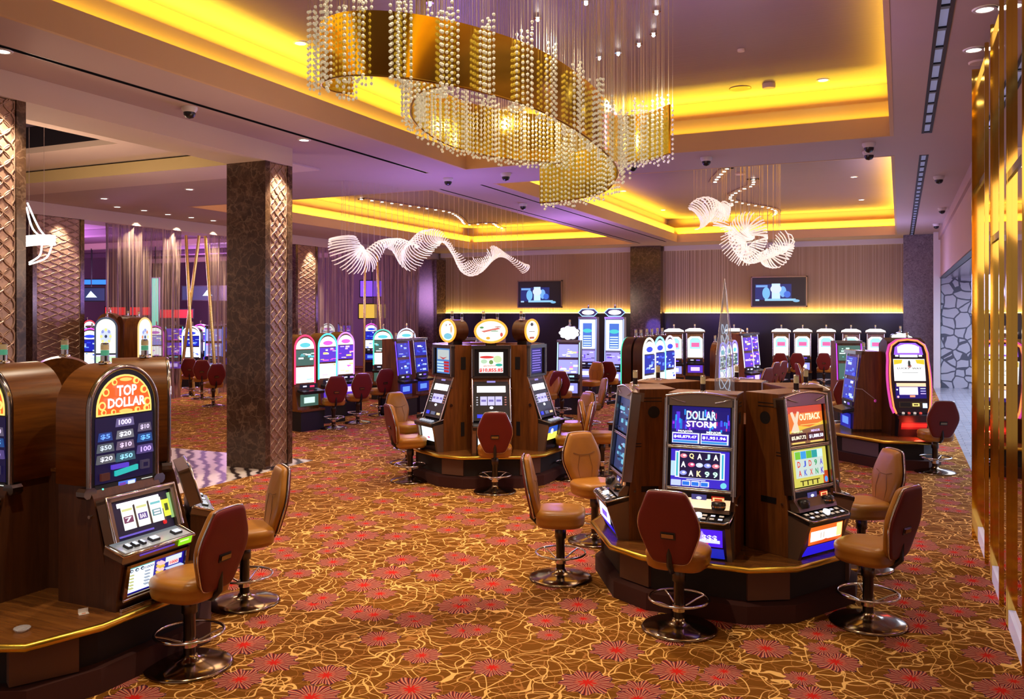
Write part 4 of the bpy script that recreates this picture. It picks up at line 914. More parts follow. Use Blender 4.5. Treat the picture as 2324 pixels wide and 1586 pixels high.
    it = [('r', -0.245, 0.245, 0.022, 0.215, (22, 20, 160), 0.9), ('r', -0.235, -0.02, 0.03, 0.195, (225, 240, 250), 1.5), ('r', -0.235, -0.02, 0.195, 0.21, (60, 170, 170)), ('r', 0.08, 0.225, 0.16, 0.195, (225, 235, 240)), ('r', 0.11, 0.2, 0.13, 0.165, (240, 215, 215)), ('t', '1000', 0.155, 0.148, 0.07, 0.02, RD)]
    for k in range(3): it += [('e', -0.215 + k * 0.045, 0.18, 0.014, 0.011, (40, 60, 90)), ('e', -0.215 + k * 0.045, 0.18, 0.009, 0.006, (225, 240, 250))]
    it += [('t', '1000', -0.07, 0.18, 0.07, 0.018, (60, 70, 120))]
    for k in range(5): it += [('r', -0.225, -0.195, 0.148 - k * 0.022, 0.154 - k * 0.022, (190, 190, 110)), ('r', -0.10, -0.06, 0.148 - k * 0.022, 0.154 - k * 0.022, (150, 160, 180))]
    for k in range(7):
        for x in (-0.012, 0.012): it.append(('e', 0.025 + x, 0.045 + k * 0.022, 0.014, 0.010, (235, 190, 70) if k % 2 else (240, 200, 210)))
    for k in range(4): it.append(('r', 0.085, 0.225 - 0.01 * k, 0.112 - k * 0.022, 0.120 - k * 0.022, (200, 215, 245)))
    art('belly_glass', t, Mb @ T(0, -0.004, 0), it)
    # side handle knob and lock
    mb = MB(); mb.lathe([(0.02, 0), (0.02, 0.02), (0.012, 0.025), (0.012, 0.05), (0.022, 0.055), (0.022, 0.065)], M_CHROME, 12, T(w - 0.02, 0.12, 0.30) @ RY(90)); mb.build('side_knob', t); mb = MB(); mb.lathe([(0.012, 0), (0.012, 0.02)], M_CHROME, 12, T(-w + 0.02, 0.24, 0.60) @ RY(-90)); mb.build('lock', t)
    if full: candle(t, -0.02, 0.42, H, [M_CHROME, mat('green_lens', (0.05, 0.35, 0.25), 0.3, 0, (0.15, 0.6, 0.35), 0.3), M_CREAM], 0.115, 0.028)
    return t

def slant_machine(label, style, loc, h, topper='oval', group=None):
    """reel machine under a tall screen with a lit round topper"""
    t = thing('topper_slot_machine', label, 'slot machine', loc, hd(h), group)
    w = 0.275
    mb = MB(); mb.prism_yz([(0.10, 0), (0.58, 0), (0.58, 1.50), (0.27, 1.50), (0.27, 1.06), (0.10, 0.45)], -w, w, M_WOOD); mb.build('cabinet', t)
    M1 = T(0, 0.27, 0)
    mb = MB()
    for s_ in (-1, 1): mb.box(s_ * (w - 0.02) - 0.02, s_ * (w - 0.02) + 0.02, -0.05, 0.01, 1.06, 1.49, M_DCHROME, M1); mb.tube([(s_ * (w - 0.004), -0.052, 1.06), (s_ * (w - 0.004), -0.052, 1.49)], 0.007, M_CHROME, 6, M=M1)
    mb.box(-w, w, -0.06, 0.02, 1.455, 1.505, M_DCHROME, M1); mb.box(-w, w, -0.05, 0.01, 1.045, 1.075, M_DCHROME, M1); mb.build('screen_frame', t)
    mb = MB(); mb.box(-w + 0.03, w - 0.03, -0.02, 0.01, 1.07, 1.46, M_BLACK, M1); mb.build('face_panel', t)
    if style == 0: it = [('r', -0.17, 0.17, 0, 0.29, (235, 235, 225), 1.3), ('r', -0.17, 0.17, 0, 0.07, (240, 240, 240)), ('t', '$10,855.85', 0.0, 0.035, 0.33, 0.055, (225, 35, 25), 1.5), ('e', -0.06, 0.22, 0.10, 0.018, (225, 60, 60)), ('e', -0.10, 0.16, 0.045, 0.03, (190, 225, 190)), ('e', 0.09, 0.19, 0.06, 0.05, (215, 235, 180)), ('e', 0.11, 0.11, 0.05, 0.02, (50, 180, 160)), ('e', 0.0, 0.15, 0.03, 0.03, (120, 160, 90)), ('t', 'JACKPOT', -0.02, 0.095, 0.18, 0.02, (190, 70, 60))]
    elif style == 1:
        it = [('r', -0.19, 0.19, 0, 0.36, (70, 120, 190), 1.1), ('r', -0.17, 0.17, 0.20, 0.34, (190, 200, 200)), ('p', [(-0.12, 0.24), (0, 0.20), (0.12, 0.24), (0, 0.225)], (190, 60, 70))]
        for k in range(4): it += [('r', -0.17, 0.02, 0.02 + k * 0.042, 0.045 + k * 0.042, (190, 225, 240)), ('r', 0.03, 0.17, 0.02 + k * 0.042, 0.05 + k * 0.042, (190, 30, 40))]
    else:
        it = [('r', -0.18, 0.18, 0, 0.36, (40, 30, 110), 1.0)]
        for k in range(9): it.append(('r', -0.15, 0.15 - 0.02 * (k % 3), 0.03 + k * 0.036, 0.045 + k * 0.036, (140, 120, 225)))
    art('upper_screen', t, M1 @ T(0, -0.022, 1.09 + (0.03 if style == 0 else 0)), it)
    phi = math.degrees(math.atan2(0.20, 0.56)); Mf = face(0.085, 0.46, phi)
    mb = MB(); mb.box(-w + 0.02, w - 0.02, -0.02, 0.06, 0.0, 0.62, M_BLACK, Mf)
    mb.build('lower_panel', t)
    for s_ in (-1, 1):
        mb = MB(); mb.tube([(s_ * (w - 0.012), -0.025, -0.02), (s_ * (w - 0.012), -0.025, 0.62)], 0.011, M_CHROME, 6, M=Mf)
        mb.build('side_rail', t)
    it = [('r', -0.24, 0.24, 0.0, 0.6, (10, 8, 12), 0.5), ('r', -0.06, 0.06, 0.545, 0.585, (150, 140, 220)), ('r', -0.20, 0.20, 0.405, 0.495, (255, 255, 245), 3.0)]
    for k in range(3): it += [('r', -0.155 + k * 0.105, -0.06 + k * 0.105, 0.22, 0.345, (195, 190, 240), 1.2), ('r', -0.14 + k * 0.105, -0.075 + k * 0.105, 0.27, 0.30, (120, 110, 190))]
    it += [('e', 0, 0.185, 0.025, 0.018, (245, 245, 255), 2), ('r', -0.2, -0.12, 0.04, 0.09, (40, 60, 235)), ('r', -0.06, 0.05, 0.04, 0.085, (90, 100, 130)), ('r', 0.11, 0.19, 0.045, 0.075, (250, 220, 170))]
    for k in range(4): it += [('r', -0.21, -0.185, 0.22 + k * 0.035, 0.232 + k * 0.035, (190, 190, 200)), ('r', 0.185, 0.21, 0.22 + k * 0.035, 0.232 + k * 0.035, (190, 120, 110))]
    art('reel_panel', t, Mf @ T(0, -0.021, 0), it)
    Md = T(0, -0.09, 0.40) @ RX(12)
    mb = MB(); mb.rbox(-w + 0.01, w - 0.01, 0, 0.22, -0.05, 0.012, M_BLACK, 0.01, Md); mb.tube([(-w + 0.01, 0.2, 0.012), (-w + 0.02, 0.0, 0.0), (w - 0.02, 0.0, 0.0), (w - 0.01, 0.2, 0.012)], 0.008, M_DCHROME, 6, M=Md)
    d = mb.build('button_deck', t)
    for k in range(5): mb = MB(); mb.rbox(-0.16 + k * 0.075, -0.11 + k * 0.075, 0.04, 0.09, 0.012, 0.028, em((200, 205, 220), 0.7), 0.004, Md); mb.build('button', d)
    mb = MB()
    for s_ in (-1, 1):
        a, b = sorted((s_ * (w - 0.005), s_ * (w - 0.06))); mb.prism_yz([(0.01, 0), (0.14, 0), (0.14, 0.40), (-0.06, 0.37), (-0.04, 0.30)], a, b, M_BRONZE)
    mb.box(-w + 0.05, w - 0.05, 0.03, 0.12, 0, 0.38, M_BLACK); mb.build('belly_housing', t)
    art('belly_glass', t, T(0, 0.02, 0.14) @ RX(8), [('r', -0.19, 0.19, 0.0, 0.19, (225, 240, 250), 1.6), ('r', -0.15, 0.15, 0.05, 0.15, (250, 250, 250), 1.8), ('p', [(-0.05, 0.05), (0, 0.03), (0.05, 0.05), (0, 0.06)], (220, 60, 120))] if style != 2 else [('r', -0.19, 0.19, 0, 0.10, (240, 220, 90), 1.4), ('r', -0.19, 0.19, 0.10, 0.19, (40, 90, 200)), ('e', 0, 0.12, 0.05, 0.04, WH)])
    for s_ in (-1, 1):
        for z, q in ((0.9, 0.014), (0.65, 0.022)): mb = MB(); mb.lathe([(q, 0), (q, 0.012)], M_DCHROME, 12, T(s_ * w, 0.22, z) @ RY(90 * s_)); mb.build('side_lock', t)
        mb = MB(); mb.box(*sorted((s_ * w, s_ * (w + 0.003))), 0.38, 0.46, 1.15, 1.33, M_DARK); mb.build('vent_slot', t); mb = MB(); mb.box(*sorted((s_ * w, s_ * (w + 0.003))), 0.38, 0.44, 0.2, 0.4, M_DARK); mb.build('vent_slot', t)
    if topper:
        rx, rz = (0.235, 0.165); zc = 1.50 + rz + 0.04
        mb = MB(); mb.M = T(0, 0.42, zc)
        n = 32; out = [(rx * math.cos(2 * math.pi * i / n), rz * math.sin(2 * math.pi * i / n)) for i in range(n)]
        mb.prism_xz([(p[0] * 0.96, p[1] * 0.96) for p in out], -0.09, 0.12, M_WOODD, smooth=True); mb.box(-0.08, 0.08, -0.05, 0.1, -rz - 0.05, -rz + 0.02, M_BLACK)
        tp = mb.build('topper', t)
        mb = MB(); mb.M = T(0, 0.42, zc); mb.tube([(p[0] * 0.95, -0.10, p[1] * 0.95) for p in out], 0.017, em((255, 150, 50), 1.7), 8, True); mb.build('neon_ring', tp)
        it = [('e', 0, 0, rx * 0.88, rz * 0.86, (250, 250, 235), 1.7)]
        if style == 0: it += [('e', -0.13, 0.05, 0.03, 0.015, (90, 150, 90)), ('e', 0.1, 0.06, 0.05, 0.01, (200, 160, 150)), ('e', -0.04, -0.1, 0.03, 0.02, (240, 180, 60)), ('p', [(-0.14, 0.0), (0.1, 0.05), (0.14, 0.03), (-0.1, -0.02)], (225, 120, 110)), ('e', 0.15, -0.05, 0.02, 0.03, (220, 90, 80)), ('e', 0.05, 0.0, 0.06, 0.015, (190, 210, 190))]
        elif style == 1: it += [('e', 0.0, -0.08, 0.12, 0.045, (120, 200, 225)), ('e', -0.05, 0.08, 0.012, 0.018, (60, 60, 60)), ('e', 0.06, 0.09, 0.02, 0.012, (190, 60, 60)), ('e', 0.1, 0.02, 0.03, 0.05, (230, 190, 150))]
        else: it += [('r', -0.08, 0.08, -0.12, -0.09, (190, 90, 60)), ('r', -0.1, 0.1, -0.02, -0.01, (120, 90, 70)), ('e', 0.0, 0.09, 0.05, 0.025, (60, 60, 60))]
        art('topper_sign', tp, T(0, 0.325, zc), it)
        candle(t, -0.1, 0.45, zc + rz - 0.01, [M_CHROME, M_BLACK, M_CREAM], 0.1, 0.022); candle(t, 0.1, 0.5, zc + rz - 0.03, [M_CHROME, M_BLACK], 0.09, 0.02)
    return t

def neon_machine(label, loc, h):
    t = thing('neon_slot_machine', label, 'slot machine', loc, hd(h))
    w = 0.30
    prof = [(0.10, 0.0), (0.60, 0.0), (0.60, 1.45), (0.42, 1.56), (0.26, 1.50), (0.18, 1.1), (0.12, 0.6), (0.06, 0.35)]
    mb = MB(); mb.prism_yz(prof, -w, w, M_WOODD); mb.build('cabinet', t)
    phi = 9; Mf = face(0.03, 0.30, phi)
    out = []
    W, H = 0.30, 1.24
    pts = [(-0.13, 0.0), (-0.24, 0.06), (-0.275, 0.16)] + [(-0.275 - 0.03 * math.sin(math.pi * i / 8), 0.16 + 0.85 * i / 8) for i in range(1, 8)] + [(-0.285, 1.02), (-0.25, 1.15), (-0.15, 1.225), (0, 1.245)]
    full = pts + [(-x, z) for x, z in reversed(pts[:-1])]
    mb = MB(); mb.prism_xz(full, -0.03, 0.14, mat('purple_black_gloss', (0.03, 0.01, 0.03), 0.1), Mf); mb.build('face_panel', t)
    mb = MB(); mb.tube([(x * 1.03, -0.035, z) for x, z in full], 0.014, em((255, 120, 60), 2.2), 8, M=Mf); mb.build('neon_tube', t)
    mb = MB(); mb.tube([(x * 1.12, 0.01, z + 0.01) for x, z in full[1:-1]], 0.02, mat('magenta_side_glow', (0.1, 0.01, 0.05), 0.3, 0, (0.9, 0.08, 0.5), 0.8), 8, M=Mf); mb.build('outer_tube', t)
    M = Mf @ T(0, -0.034, 0)
    art('crown_sign', t, M, [('p', [(-0.23, 1.0), (0.23, 1.0), (0.21, 1.12), (0.12, 1.19), (-0.12, 1.19), (-0.21, 1.12)], (150, 90, 240), 1.3), ('r', -0.17, 0.17, 1.03, 1.13, (240, 245, 255), 2.5), ('e', 0, 1.10, 0.17, 0.07, (245, 245, 255), 2.5), ('r', -0.14, 0.14, 0.96, 1.0, (220, 240, 240), 1.6), ('r', -0.21, -0.16, 0.97, 0.995, WH, 1.6), ('r', 0.16, 0.21, 0.97, 0.995, WH, 1.6)])
    art('upper_screen', t, M, [('r', -0.245, 0.245, 0.58, 0.93, (245, 245, 245), 1.6), ('p', [(-0.24, 0.84), (-0.24, 0.92), (-0.1, 0.92), (-0.12, 0.86)], (240, 210, 50)), ('p', [(0.24, 0.84), (0.24, 0.92), (0.1, 0.92), (0.12, 0.86)], (240, 210, 50)), ('e', 0, 0.83, 0.10, 0.085, (240, 240, 235), 1.5), ('e', 0.005, 0.82, 0.03, 0.03, (180, 120, 120)), ('e', 0, 0.86, 0.02, 0.05, (60, 60, 60)), ('t', 'LUCKY  WAY', 0, 0.78, 0.38, 0.028, (80, 70, 70)), ('r', -0.12, 0.13, 0.71, 0.718, (120, 120, 120))])
    art('lower_screen', t, M, [('r', -0.24, 0.24, 0.30, 0.53, (30, 15, 110), 1.1), ('r', -0.22, 0.24, 0.49, 0.545, (250, 200, 160), 1.4), ('r', -0.18, 0.11, 0.36, 0.48, (240, 225, 255), 1.7), ('e', -0.215, 0.44, 0.014, 0.014, WH), ('e', -0.205, 0.325, 0.018, 0.018, (255, 190, 210)), ('r', 0.15, 0.23, 0.45, 0.465, WH), ('r', 0.15, 0.23, 0.41, 0.425, (200, 190, 250)), ('r', 0.15, 0.23, 0.37, 0.385, (220, 190, 250)), ('r', -0.02, 0.06, 0.32, 0.35, (250, 150, 110), 1.3)])
    art('bill_panel', t, M, [('r', -0.20, 0.22, 0.155, 0.25, (60, 40, 25), 0.6), ('r', -0.18, -0.02, 0.17, 0.235, (12, 8, 10)), ('r', 0.01, 0.12, 0.175, 0.225, (250, 215, 120), 1.3), ('r', 0.03, 0.1, 0.19, 0.21, (60, 40, 10)), ('r', 0.17, 0.24, 0.15, 0.225, (200, 220, 255), 1.6)])
    Md = T(0, -0.10, 0.335) @ RX(15)
    mb = MB(); mb.rbox(-0.26, 0.26, 0, 0.2, -0.05, 0.01, M_BLACK, 0.015, Md); d = mb.build('button_deck', t)
    for k in range(4): mb = MB(); mb.lathe([(0.022, 0), (0.02, 0.02)], em((230, 80, 70) if k % 2 else (220, 200, 190), 0.9), 12, Md @ T(-0.15 + k * 0.09, 0.09, 0.01)); mb.build('button', d)
    mb = MB(); mb.prism_yz([(-0.02, 0), (0.12, 0), (0.12, 0.32), (-0.09, 0.30)], -0.24, 0.24, M_BLACK); mb.build('belly_housing', t)
    art('belly_glass', t, T(0, -0.03, 0.06) @ RX(15), [('r', -0.20, 0.20, 0.0, 0.18, (190, 15, 20), 0.8), ('r', -0.2, 0.2, 0.1, 0.16, (240, 40, 30), 1.2)])
    candle(t, 0.1, 0.45, 1.52, [M_CHROME, M_CREAM], 0.1, 0.02)
    point('neon_glow', (loc[0] + 0.25 * nvec(h)[0], loc[1] + 0.25 * nvec(h)[1], 0.55), (1, 0.06, 0.03), 5, 0.08)
    return t

# --- island machines
def at(c, h, r): n = nvec(h); return (c[0] + r * n[0], c[1] + r * n[1], CT)
RF = 1.03
video_machine('video slot machine with blue purple DOLLAR screen, facing the camera on the right counter', 'dollar', at(C2, 180, RF), 180)
video_machine('video slot machine with orange and yellow screens, facing the brass mirror wall side', 'outback', at(C2, 120, RF), 120)
video_machine('walnut video slot machine seen side on, left end of the right counter', 'a1', at(C2, 240, RF), 240)
video_machine('walnut slot machine seen from behind, rear left of the right counter', 'a2', at(C2, 300, RF), 300)
video_machine('walnut slot machine seen from behind, rear middle of the right counter', 'a3', at(C2, 360, RF), 360)
video_machine('walnut slot machine seen from behind, rear right of the right counter', 'a4', at(C2, 60, RF), 60)
RT = 1.06
roundtop_machine('round topped slot machine with orange TOP DOLLAR sign and bill display', 0, (-4.66, 4.30, CT), 89, dp=0.55)
roundtop_machine('round topped walnut slot machine cut off by the left picture edge', 0, (-5.80, 3.62, CT), 180)
roundtop_machine('round topped walnut slot machine behind and right of the orange signed one', 0, (-5.27, 5.36, CT), 40)
roundtop_machine('round topped walnut slot machine behind and left of the orange signed one', 0, (-6.58, 5.10, CT), 308)
slant_machine('reel slot machine with wide oval topper and red jackpot digits, facing the camera', 0, at(C3, 152, RF), 152)
slant_machine('reel slot machine with round orange ringed topper, left side of the middle counter', 1, at(C3, 212, RF), 212)
slant_machine('reel slot machine with narrow turned orange topper, right side of the middle counter', 2, at(C3, 92, RF), 92)
slant_machine('slot machine seen from behind, rear right of the middle counter', 1, at(C3, 32, RF), 32, None)
slant_machine('slot machine seen from behind, rear of the middle counter', 1, at(C3, 332, RF), 332, None)
slant_machine('slot machine seen from behind, rear left of the middle counter', 1, at(C3, 272, RF), 272, None)
# small white card on the left counter
mb = MB(); mb.box(-0.03, 0.03, -0.022, 0.022, 0, 0.001, M_WHITE); mb.box(-0.012, 0.012, -0.01, 0.01, 0.001, 0.0014, mat('card_red', (0.6, 0.2, 0.1), 0.5)); mb.box(-0.03, 0.03, 0.022, 0.0225, 0, 0.028, M_WHITE)
o = mb.build('paper_card'); o.location = (*px_at(190, 1392, CT), CT); o.rotation_euler = (0, 0, R(60)); tag(o, 'small white card lying on the lower left counter', 'card')
mb = MB(); mb.lathe([(0.035, 0), (0.05, 0.02), (0.046, 0.024), (0.03, 0.006)], M_GLASS, 20); o = mb.build('glass_ashtray'); o.location = (*px_at(50, 1432, CT), CT); tag(o, 'small clear glass ashtray on the lower left counter', 'ashtray')

# --- stools at islands
ST = [
 (*px_at(430, 1512, 0), 88, 'tan and red stool in front of the orange TOP DOLLAR machine'),
 (*px_at(555, 1368, 0), 36, 'tan stool seen from its side, behind the red-backed stool at lower left'),
 (*px_at(1272, 1312, 0), 250, 'tan stool with red back seen side on, left of the right counter'),
 (*px_at(1541, 1427, 0), 182, 'red-backed stool in front of the blue purple DOLLAR machine'),
 (*px_at(1970, 1414, 0), 116, 'tan stool with red back in front of the orange screened machine'),
 (*px_at(1955, 1287, 0), 58, 'tan stool facing the room, behind the stool at the orange screened machine'),
 (*px_at(1350, 1228, 0), 310, 'tan stool mostly hidden behind the side-on machine of the right counter'),
 (*px_at(1123, 1116, 0), 154, 'red-backed stool at the machine with the wide oval topper'),
 (*px_at(931, 1091, 0), 222, 'tan stool with red back at the left side of the middle counter'),
 (*px_at(925, 1050, 0), 290, 'tan stool seen behind the left stool of the middle counter'),
 (*px_at(1296, 1085, 0), 75, 'tan stool at the right side of the middle counter'),
 (*px_at(1300, 1046, 0), 36, 'mauve lit tan stool behind the right side of the middle counter'),
 (*px_at(1366, 1078, 0), 250, 'stool with turned red back left of the side-on walnut machine')]
for x, y, h, lab in ST: stool(x, y, h, lab, 'padded stools around the gaming counters')

# ------------------------------------------------------------------ right rear island with neon machine
t = thing('machine_island', 'dark walnut gaming counter under the machine with orange neon outline', 'gaming counter', (0, 0, 0))
poly = [(-1.05, 15.05), (-0.22, 14.30), (0.42, 14.45), (0.62, 15.2), (0.35, 16.6), (-0.6, 16.7), (-1.1, 15.9)]
inset = lambda q: [(-0.25 + (x + 0.25) * q, 15.5 + (y - 15.5) * q) for x, y in poly]
mb = MB(); mb.prism_xy(inset(0.98), 0, 0.15, M_PLINTH); mb.build('plinth', t)
mb = MB(); mb.prism_xy(inset(0.88), 0.15, 0.40, M_DARK); mb.build('body', t)
mb = MB(); mb.prism_xy(inset(0.99), 0.40, CT, M_CTR); mb.build('counter_top', t)
mb = MB(); mb.tube([(x, y, CT - 0.02) for x, y in inset(1.0)], 0.024, M_BRASS, 8, True); mb.build('brass_nosing', t)
mb = MB(); mb.add([(-0.86, 14.98, 0.16), (-0.30, 14.47, 0.16), (-0.30, 14.47, 0.38), (-0.86, 14.98, 0.38)], [(0, 1, 2, 3)], mat('grey_access_panel', (0.12, 0.08, 0.09), 0.5)); mb.build('access_plate', t)
xn, yn = ray_xy(2071, 13.55)
neon_machine('tall slot machine outlined in orange neon tube, right rear', (xn, yn, CT), 158)
# side-on machine with hanging cord
def far_machine(label, x, y, h, kind, seed, zt=1.78, pal=None, w=0.56, group='slot machines in the far rows', s=1.4, base=True, glow=None, dp=0.55):
    """a slot machine with its own base block, detail scaled to how it shows"""
    t = thing('far_slot_machine', label, 'slot machine', (x, y, 0), hd(h), group)
    pal = pal or [(40, 50, 170), (200, 220, 255), (60, 160, 230), (160, 60, 220), (235, 235, 255)]
    hw = w / 2; lean = 0.16
    mb = MB()
    if base: mb.box(-hw - 0.02, hw + 0.02, -0.05, dp + 0.01, 0, 0.40, M_DARK); mb.box(-hw - 0.03, hw + 0.03, -0.08, dp + 0.02, 0.40, 0.44, M_CTR); mb.build('base', t)
    else: mb.box(-hw, hw, 0.05, dp, 0.44, 0.50, M_BLACK); mb.build('foot', t)
    z1 = zt
    mb = MB()
    body = M_WOOD if kind in ('wood', 'arch', 'wheel', 'lamp') else (M_WOODD if kind != 'tall' else mat('pale_cabinet', (0.25, 0.25, 0.32), 0.4))
    if kind in ('arch', 'wheel', 'arc'):
        zc = z1 - hw
        mb.prism_xz([(-hw, 0.9)] + [(-hw * math.cos(math.pi * i / 16), zc + hw * math.sin(math.pi * i / 16)) for i in range(17)] + [(hw, 0.9)], 0.2, dp, body, smooth=True)
        mb.prism_yz([(0.08, 0.44), (dp, 0.44), (dp, 0.92), (0.18, 0.92)], -hw, hw, body)
    else:
        mb.prism_yz([(0.08, 0.44), (dp, 0.44), (dp, z1), (0.22, z1), (0.10, 0.9)], -hw, hw, body)
    mb.build('cabinet', t)
    glowm = glow or (150, 130, 255)
    mb = MB()
    if kind in ('arch', 'wheel', 'arc'):
        zc = z1 - hw; q = hw - 0.02
        mb.tube([(-q, 0.19, 0.95)] + [(-q * math.cos(math.pi * i / 16), 0.19, zc + q * math.sin(math.pi * i / 16)) for i in range(17)] + [(q, 0.19, 0.95)], 0.02, em(glowm, s), 6)
    else:
        for s_ in (-1, 1): mb.tube([(s_ * (hw - 0.015), 0.09, 0.95), (s_ * (hw - 0.015), 0.18, z1 - 0.03)], 0.012, em(glowm, s) if glow else M_CHROME, 6)
        mb.box(-hw, hw, 0.12, 0.26, z1 - 0.05, z1 + 0.01, M_DCHROME)
    mb.build('light_frame', t)
    phi = math.degrees(math.atan2(0.08, z1 - 1.0)); Mf = face(0.085, 0.97, phi) if kind not in ('arch', 'wheel', 'arc') else T(0, 0.185, 0.97)
    hh = z1 - 1.02; sw = w - 0.09
    if kind == 'wheel':
        zc = hh - hw + 0.05
        it = [('r', -sw / 2, sw / 2, 0, 0.45, (210, 205, 250), s), ('p', [(-sw / 2, 0.48)] + [(-sw / 2 * math.cos(math.pi * i / 12), zc + sw / 2 * math.sin(math.pi * i / 12)) for i in range(13)] + [(sw / 2, 0.48)], (235, 250, 225), s * 1.2), ('e', 0, (0.48 + zc) / 2 + 0.1, 0.13, 0.2, (190, 200, 235), s), ('e', 0, (0.48 + zc) / 2 + 0.1, 0.03, 0.04, (40, 60, 90)), ('r', -sw / 2, sw / 2, 0.44, 0.48, (25, 30, 50)), ('r', -sw / 2, sw / 2, 0.25, 0.40, (190, 230, 180), s)]
        rr = random.Random(seed)
        for k in range(8): a = k * math.pi / 4; it.append(('e', 0.10 * math.cos(a), (0.48 + zc) / 2 + 0.1 + 0.16 * math.sin(a), 0.03, 0.04, rr.choice([(230, 150, 110), (150, 160, 230), (240, 240, 150)])))
        art('wheel_sign', t, Mf, it)
    elif kind in ('arch', 'arc'):
        zc = hh - hw + 0.05; q = sw / 2
        art('arch_sign', t, Mf, [('p', [(-q, zc - 0.02)] + [(-q * math.cos(math.pi * i / 12), zc + (q - 0.03) * math.sin(math.pi * i / 12)) for i in range(13)] + [(q, zc - 0.02)], pal[4], s * 1.3), ('e', 0, zc + 0.06, q * 0.6, 0.05, pal[2], s)])
        art('upper_screen', t, Mf, rnd_art(sw, (zc - 0.05) * 0.5, seed, pal, 10, s)[:1] and [(i[0], i[1], i[2], i[3] + zc * 0.5, i[4] + zc * 0.5, *i[5:]) for i in rnd_art(sw, (zc - 0.05) * 0.48, seed, pal, 10, s)])
        art('lower_screen', t, Mf, rnd_art(sw, zc * 0.45, seed + 1, [pal[4], pal[1], pal[2], pal[4], pal[3]], 8, s * 1.1))
    elif kind == 'tall':
        art('upper_screen', t, Mf, [((i[0], i[1], i[2], i[3] + hh * 0.30, i[4] + hh * 0.30, *i[5:]) if i[0] == 'r' else (i[0], i[1], i[2] + hh * 0.30, *i[3:])) for i in [('r', -sw / 2, sw / 2, 0, hh * 0.68, (215, 230, 255), 2.6), ('r', -sw * 0.3, sw * 0.3, 0.05, hh * 0.6, (60, 110, 200), 1.2), ('e', 0, hh * 0.42, sw * 0.3, 0.06, (60, 190, 190), 1.3)] + [('r', -sw * 0.25, sw * 0.25, 0.08 + 0.07 * k, 0.11 + 0.07 * k, (200, 235, 240), 1.6) for k in range(5)]])
        art('lower_screen', t, Mf, rnd_art(sw, hh * 0.25, seed, [(150, 140, 235), (240, 240, 255), (90, 60, 200), (60, 60, 90)], 10, s))
        q = hw + 0.02; hexa = [(-q, 0), (-q * 0.6, -0.11), (q * 0.6, -0.11), (q, 0), (q * 0.6, 0.11), (-q * 0.6, 0.11)]
        mb = MB(); mb.M = T(0, 0.3, z1 + 0.14); mb.prism_xz(hexa, -0.06, 0.06, M_BLACK); mb.tube([(a, -0.07, b) for a, b in hexa], 0.013, em((150, 200, 255), 1.8), 6, True); tp = mb.build('topper', t)
        art('topper_sign', tp, T(0, 0.235, z1 + 0.14), [('e', 0, 0, q * 0.62, 0.07, (225, 240, 255), 2.4)])
        candle(t, 0, 0.3, z1 + 0.25, [M_BLACK, M_DCHROME], 0.1, 0.025)
    elif kind == 'lamp':
        art('screen', t, Mf, [('p', [(-sw / 2, 0.02), (sw / 2, 0.02), (sw / 2, hh - 0.18), (sw * 0.3, hh - 0.10), (-sw * 0.3, hh - 0.10), (-sw / 2, hh - 0.18)], (225, 245, 245), s * 1.3), ('p', [(-sw * 0.36, 0.3), (sw * 0.36, 0.3), (sw * 0.36, hh - 0.22), (sw * 0.2, hh - 0.15), (-sw * 0.2, hh - 0.15), (-sw * 0.36, hh - 0.22)], (150, 205, 215), s), ('r', -sw * 0.25, sw * 0.28, hh * 0.45, hh * 0.62, (235, 90, 150), s), ('r', -sw * 0.3, sw * 0.3, 0.05, 0.28, (245, 250, 250), s * 1.3)])
        mb = MB(); mb.M = T(0, 0.3, z1); mb.prism_xz([(-hw - 0.03, 0.0), (hw + 0.03, 0.0), (hw + 0.02, 0.05), (hw * 0.6, 0.11), (-hw * 0.6, 0.11), (-hw - 0.02, 0.05)], -0.14, 0.14, em((255, 245, 240), 1.7)); mb.box(-hw - 0.04, hw + 0.04, -0.15, 0.15, -0.03, 0.005, M_BRONZE); mb.build('topper', t)
    else:
        art('upper_screen', t, Mf, [(i[0], i[1], i[2], i[3] + hh * 0.52, i[4] + hh * 0.52, *i[5:]) for i in rnd_art(sw, hh * 0.42, seed, pal, 10, s)])
        art('lower_screen', t, Mf, rnd_art(sw, hh * 0.44, seed + 1, pal, 10, s))
        if kind == 'cloud':
            mb = MB(); mb.M = T(0, 0.3, z1 + 0.18)
            pts = [((0.20 + 0.035 * abs(math.sin(4.5 * a))) * math.cos(a) * 1.15, (0.15 + 0.03 * abs(math.sin(4.5 * a))) * math.sin(a)) for a in [2 * math.pi * i / 48 for i in range(48)]]
            mb.prism_xz(pts, -0.05, 0.06, M_BLACK); mb.prism_xz([(a * 0.93, b * 0.93) for a, b in pts], -0.06, -0.05, em((250, 245, 245), 2.0)); mb.build('topper', t)
    art('bill_panel', t, T(0, 0.075, 0.86), [('r', -sw / 2, sw / 2, 0, 0.09, (14, 12, 26)), ('r', -0.15, -0.05, 0.03, 0.06, (230, 230, 250)), ('r', 0.03, 0.15, 0.02, 0.06, (120, 80, 230) if not glow else glow)])
    mb = MB(); mb.rbox(-hw, hw, 0, 0.2, -0.05, 0.01, M_BLACK, 0.01, T(0, -0.10, 0.80) @ RX(12)); mb.build('button_deck', t)
    art('belly_glass', t, T(0, 0.05, 0.50), [('r', -sw / 2, sw / 2, 0, 0.24, pal[0], s * 0.8), ('r', -sw * 0.3, sw * 0.3, 0.06, 0.18, pal[1], s)])
    if kind != 'tall': candle(t, 0, 0.35, z1 + (0.11 if kind == 'lamp' else 0.36 if kind == 'cloud' else 0), [M_CHROME, M_CREAM], 0.11, 0.024)
    return t

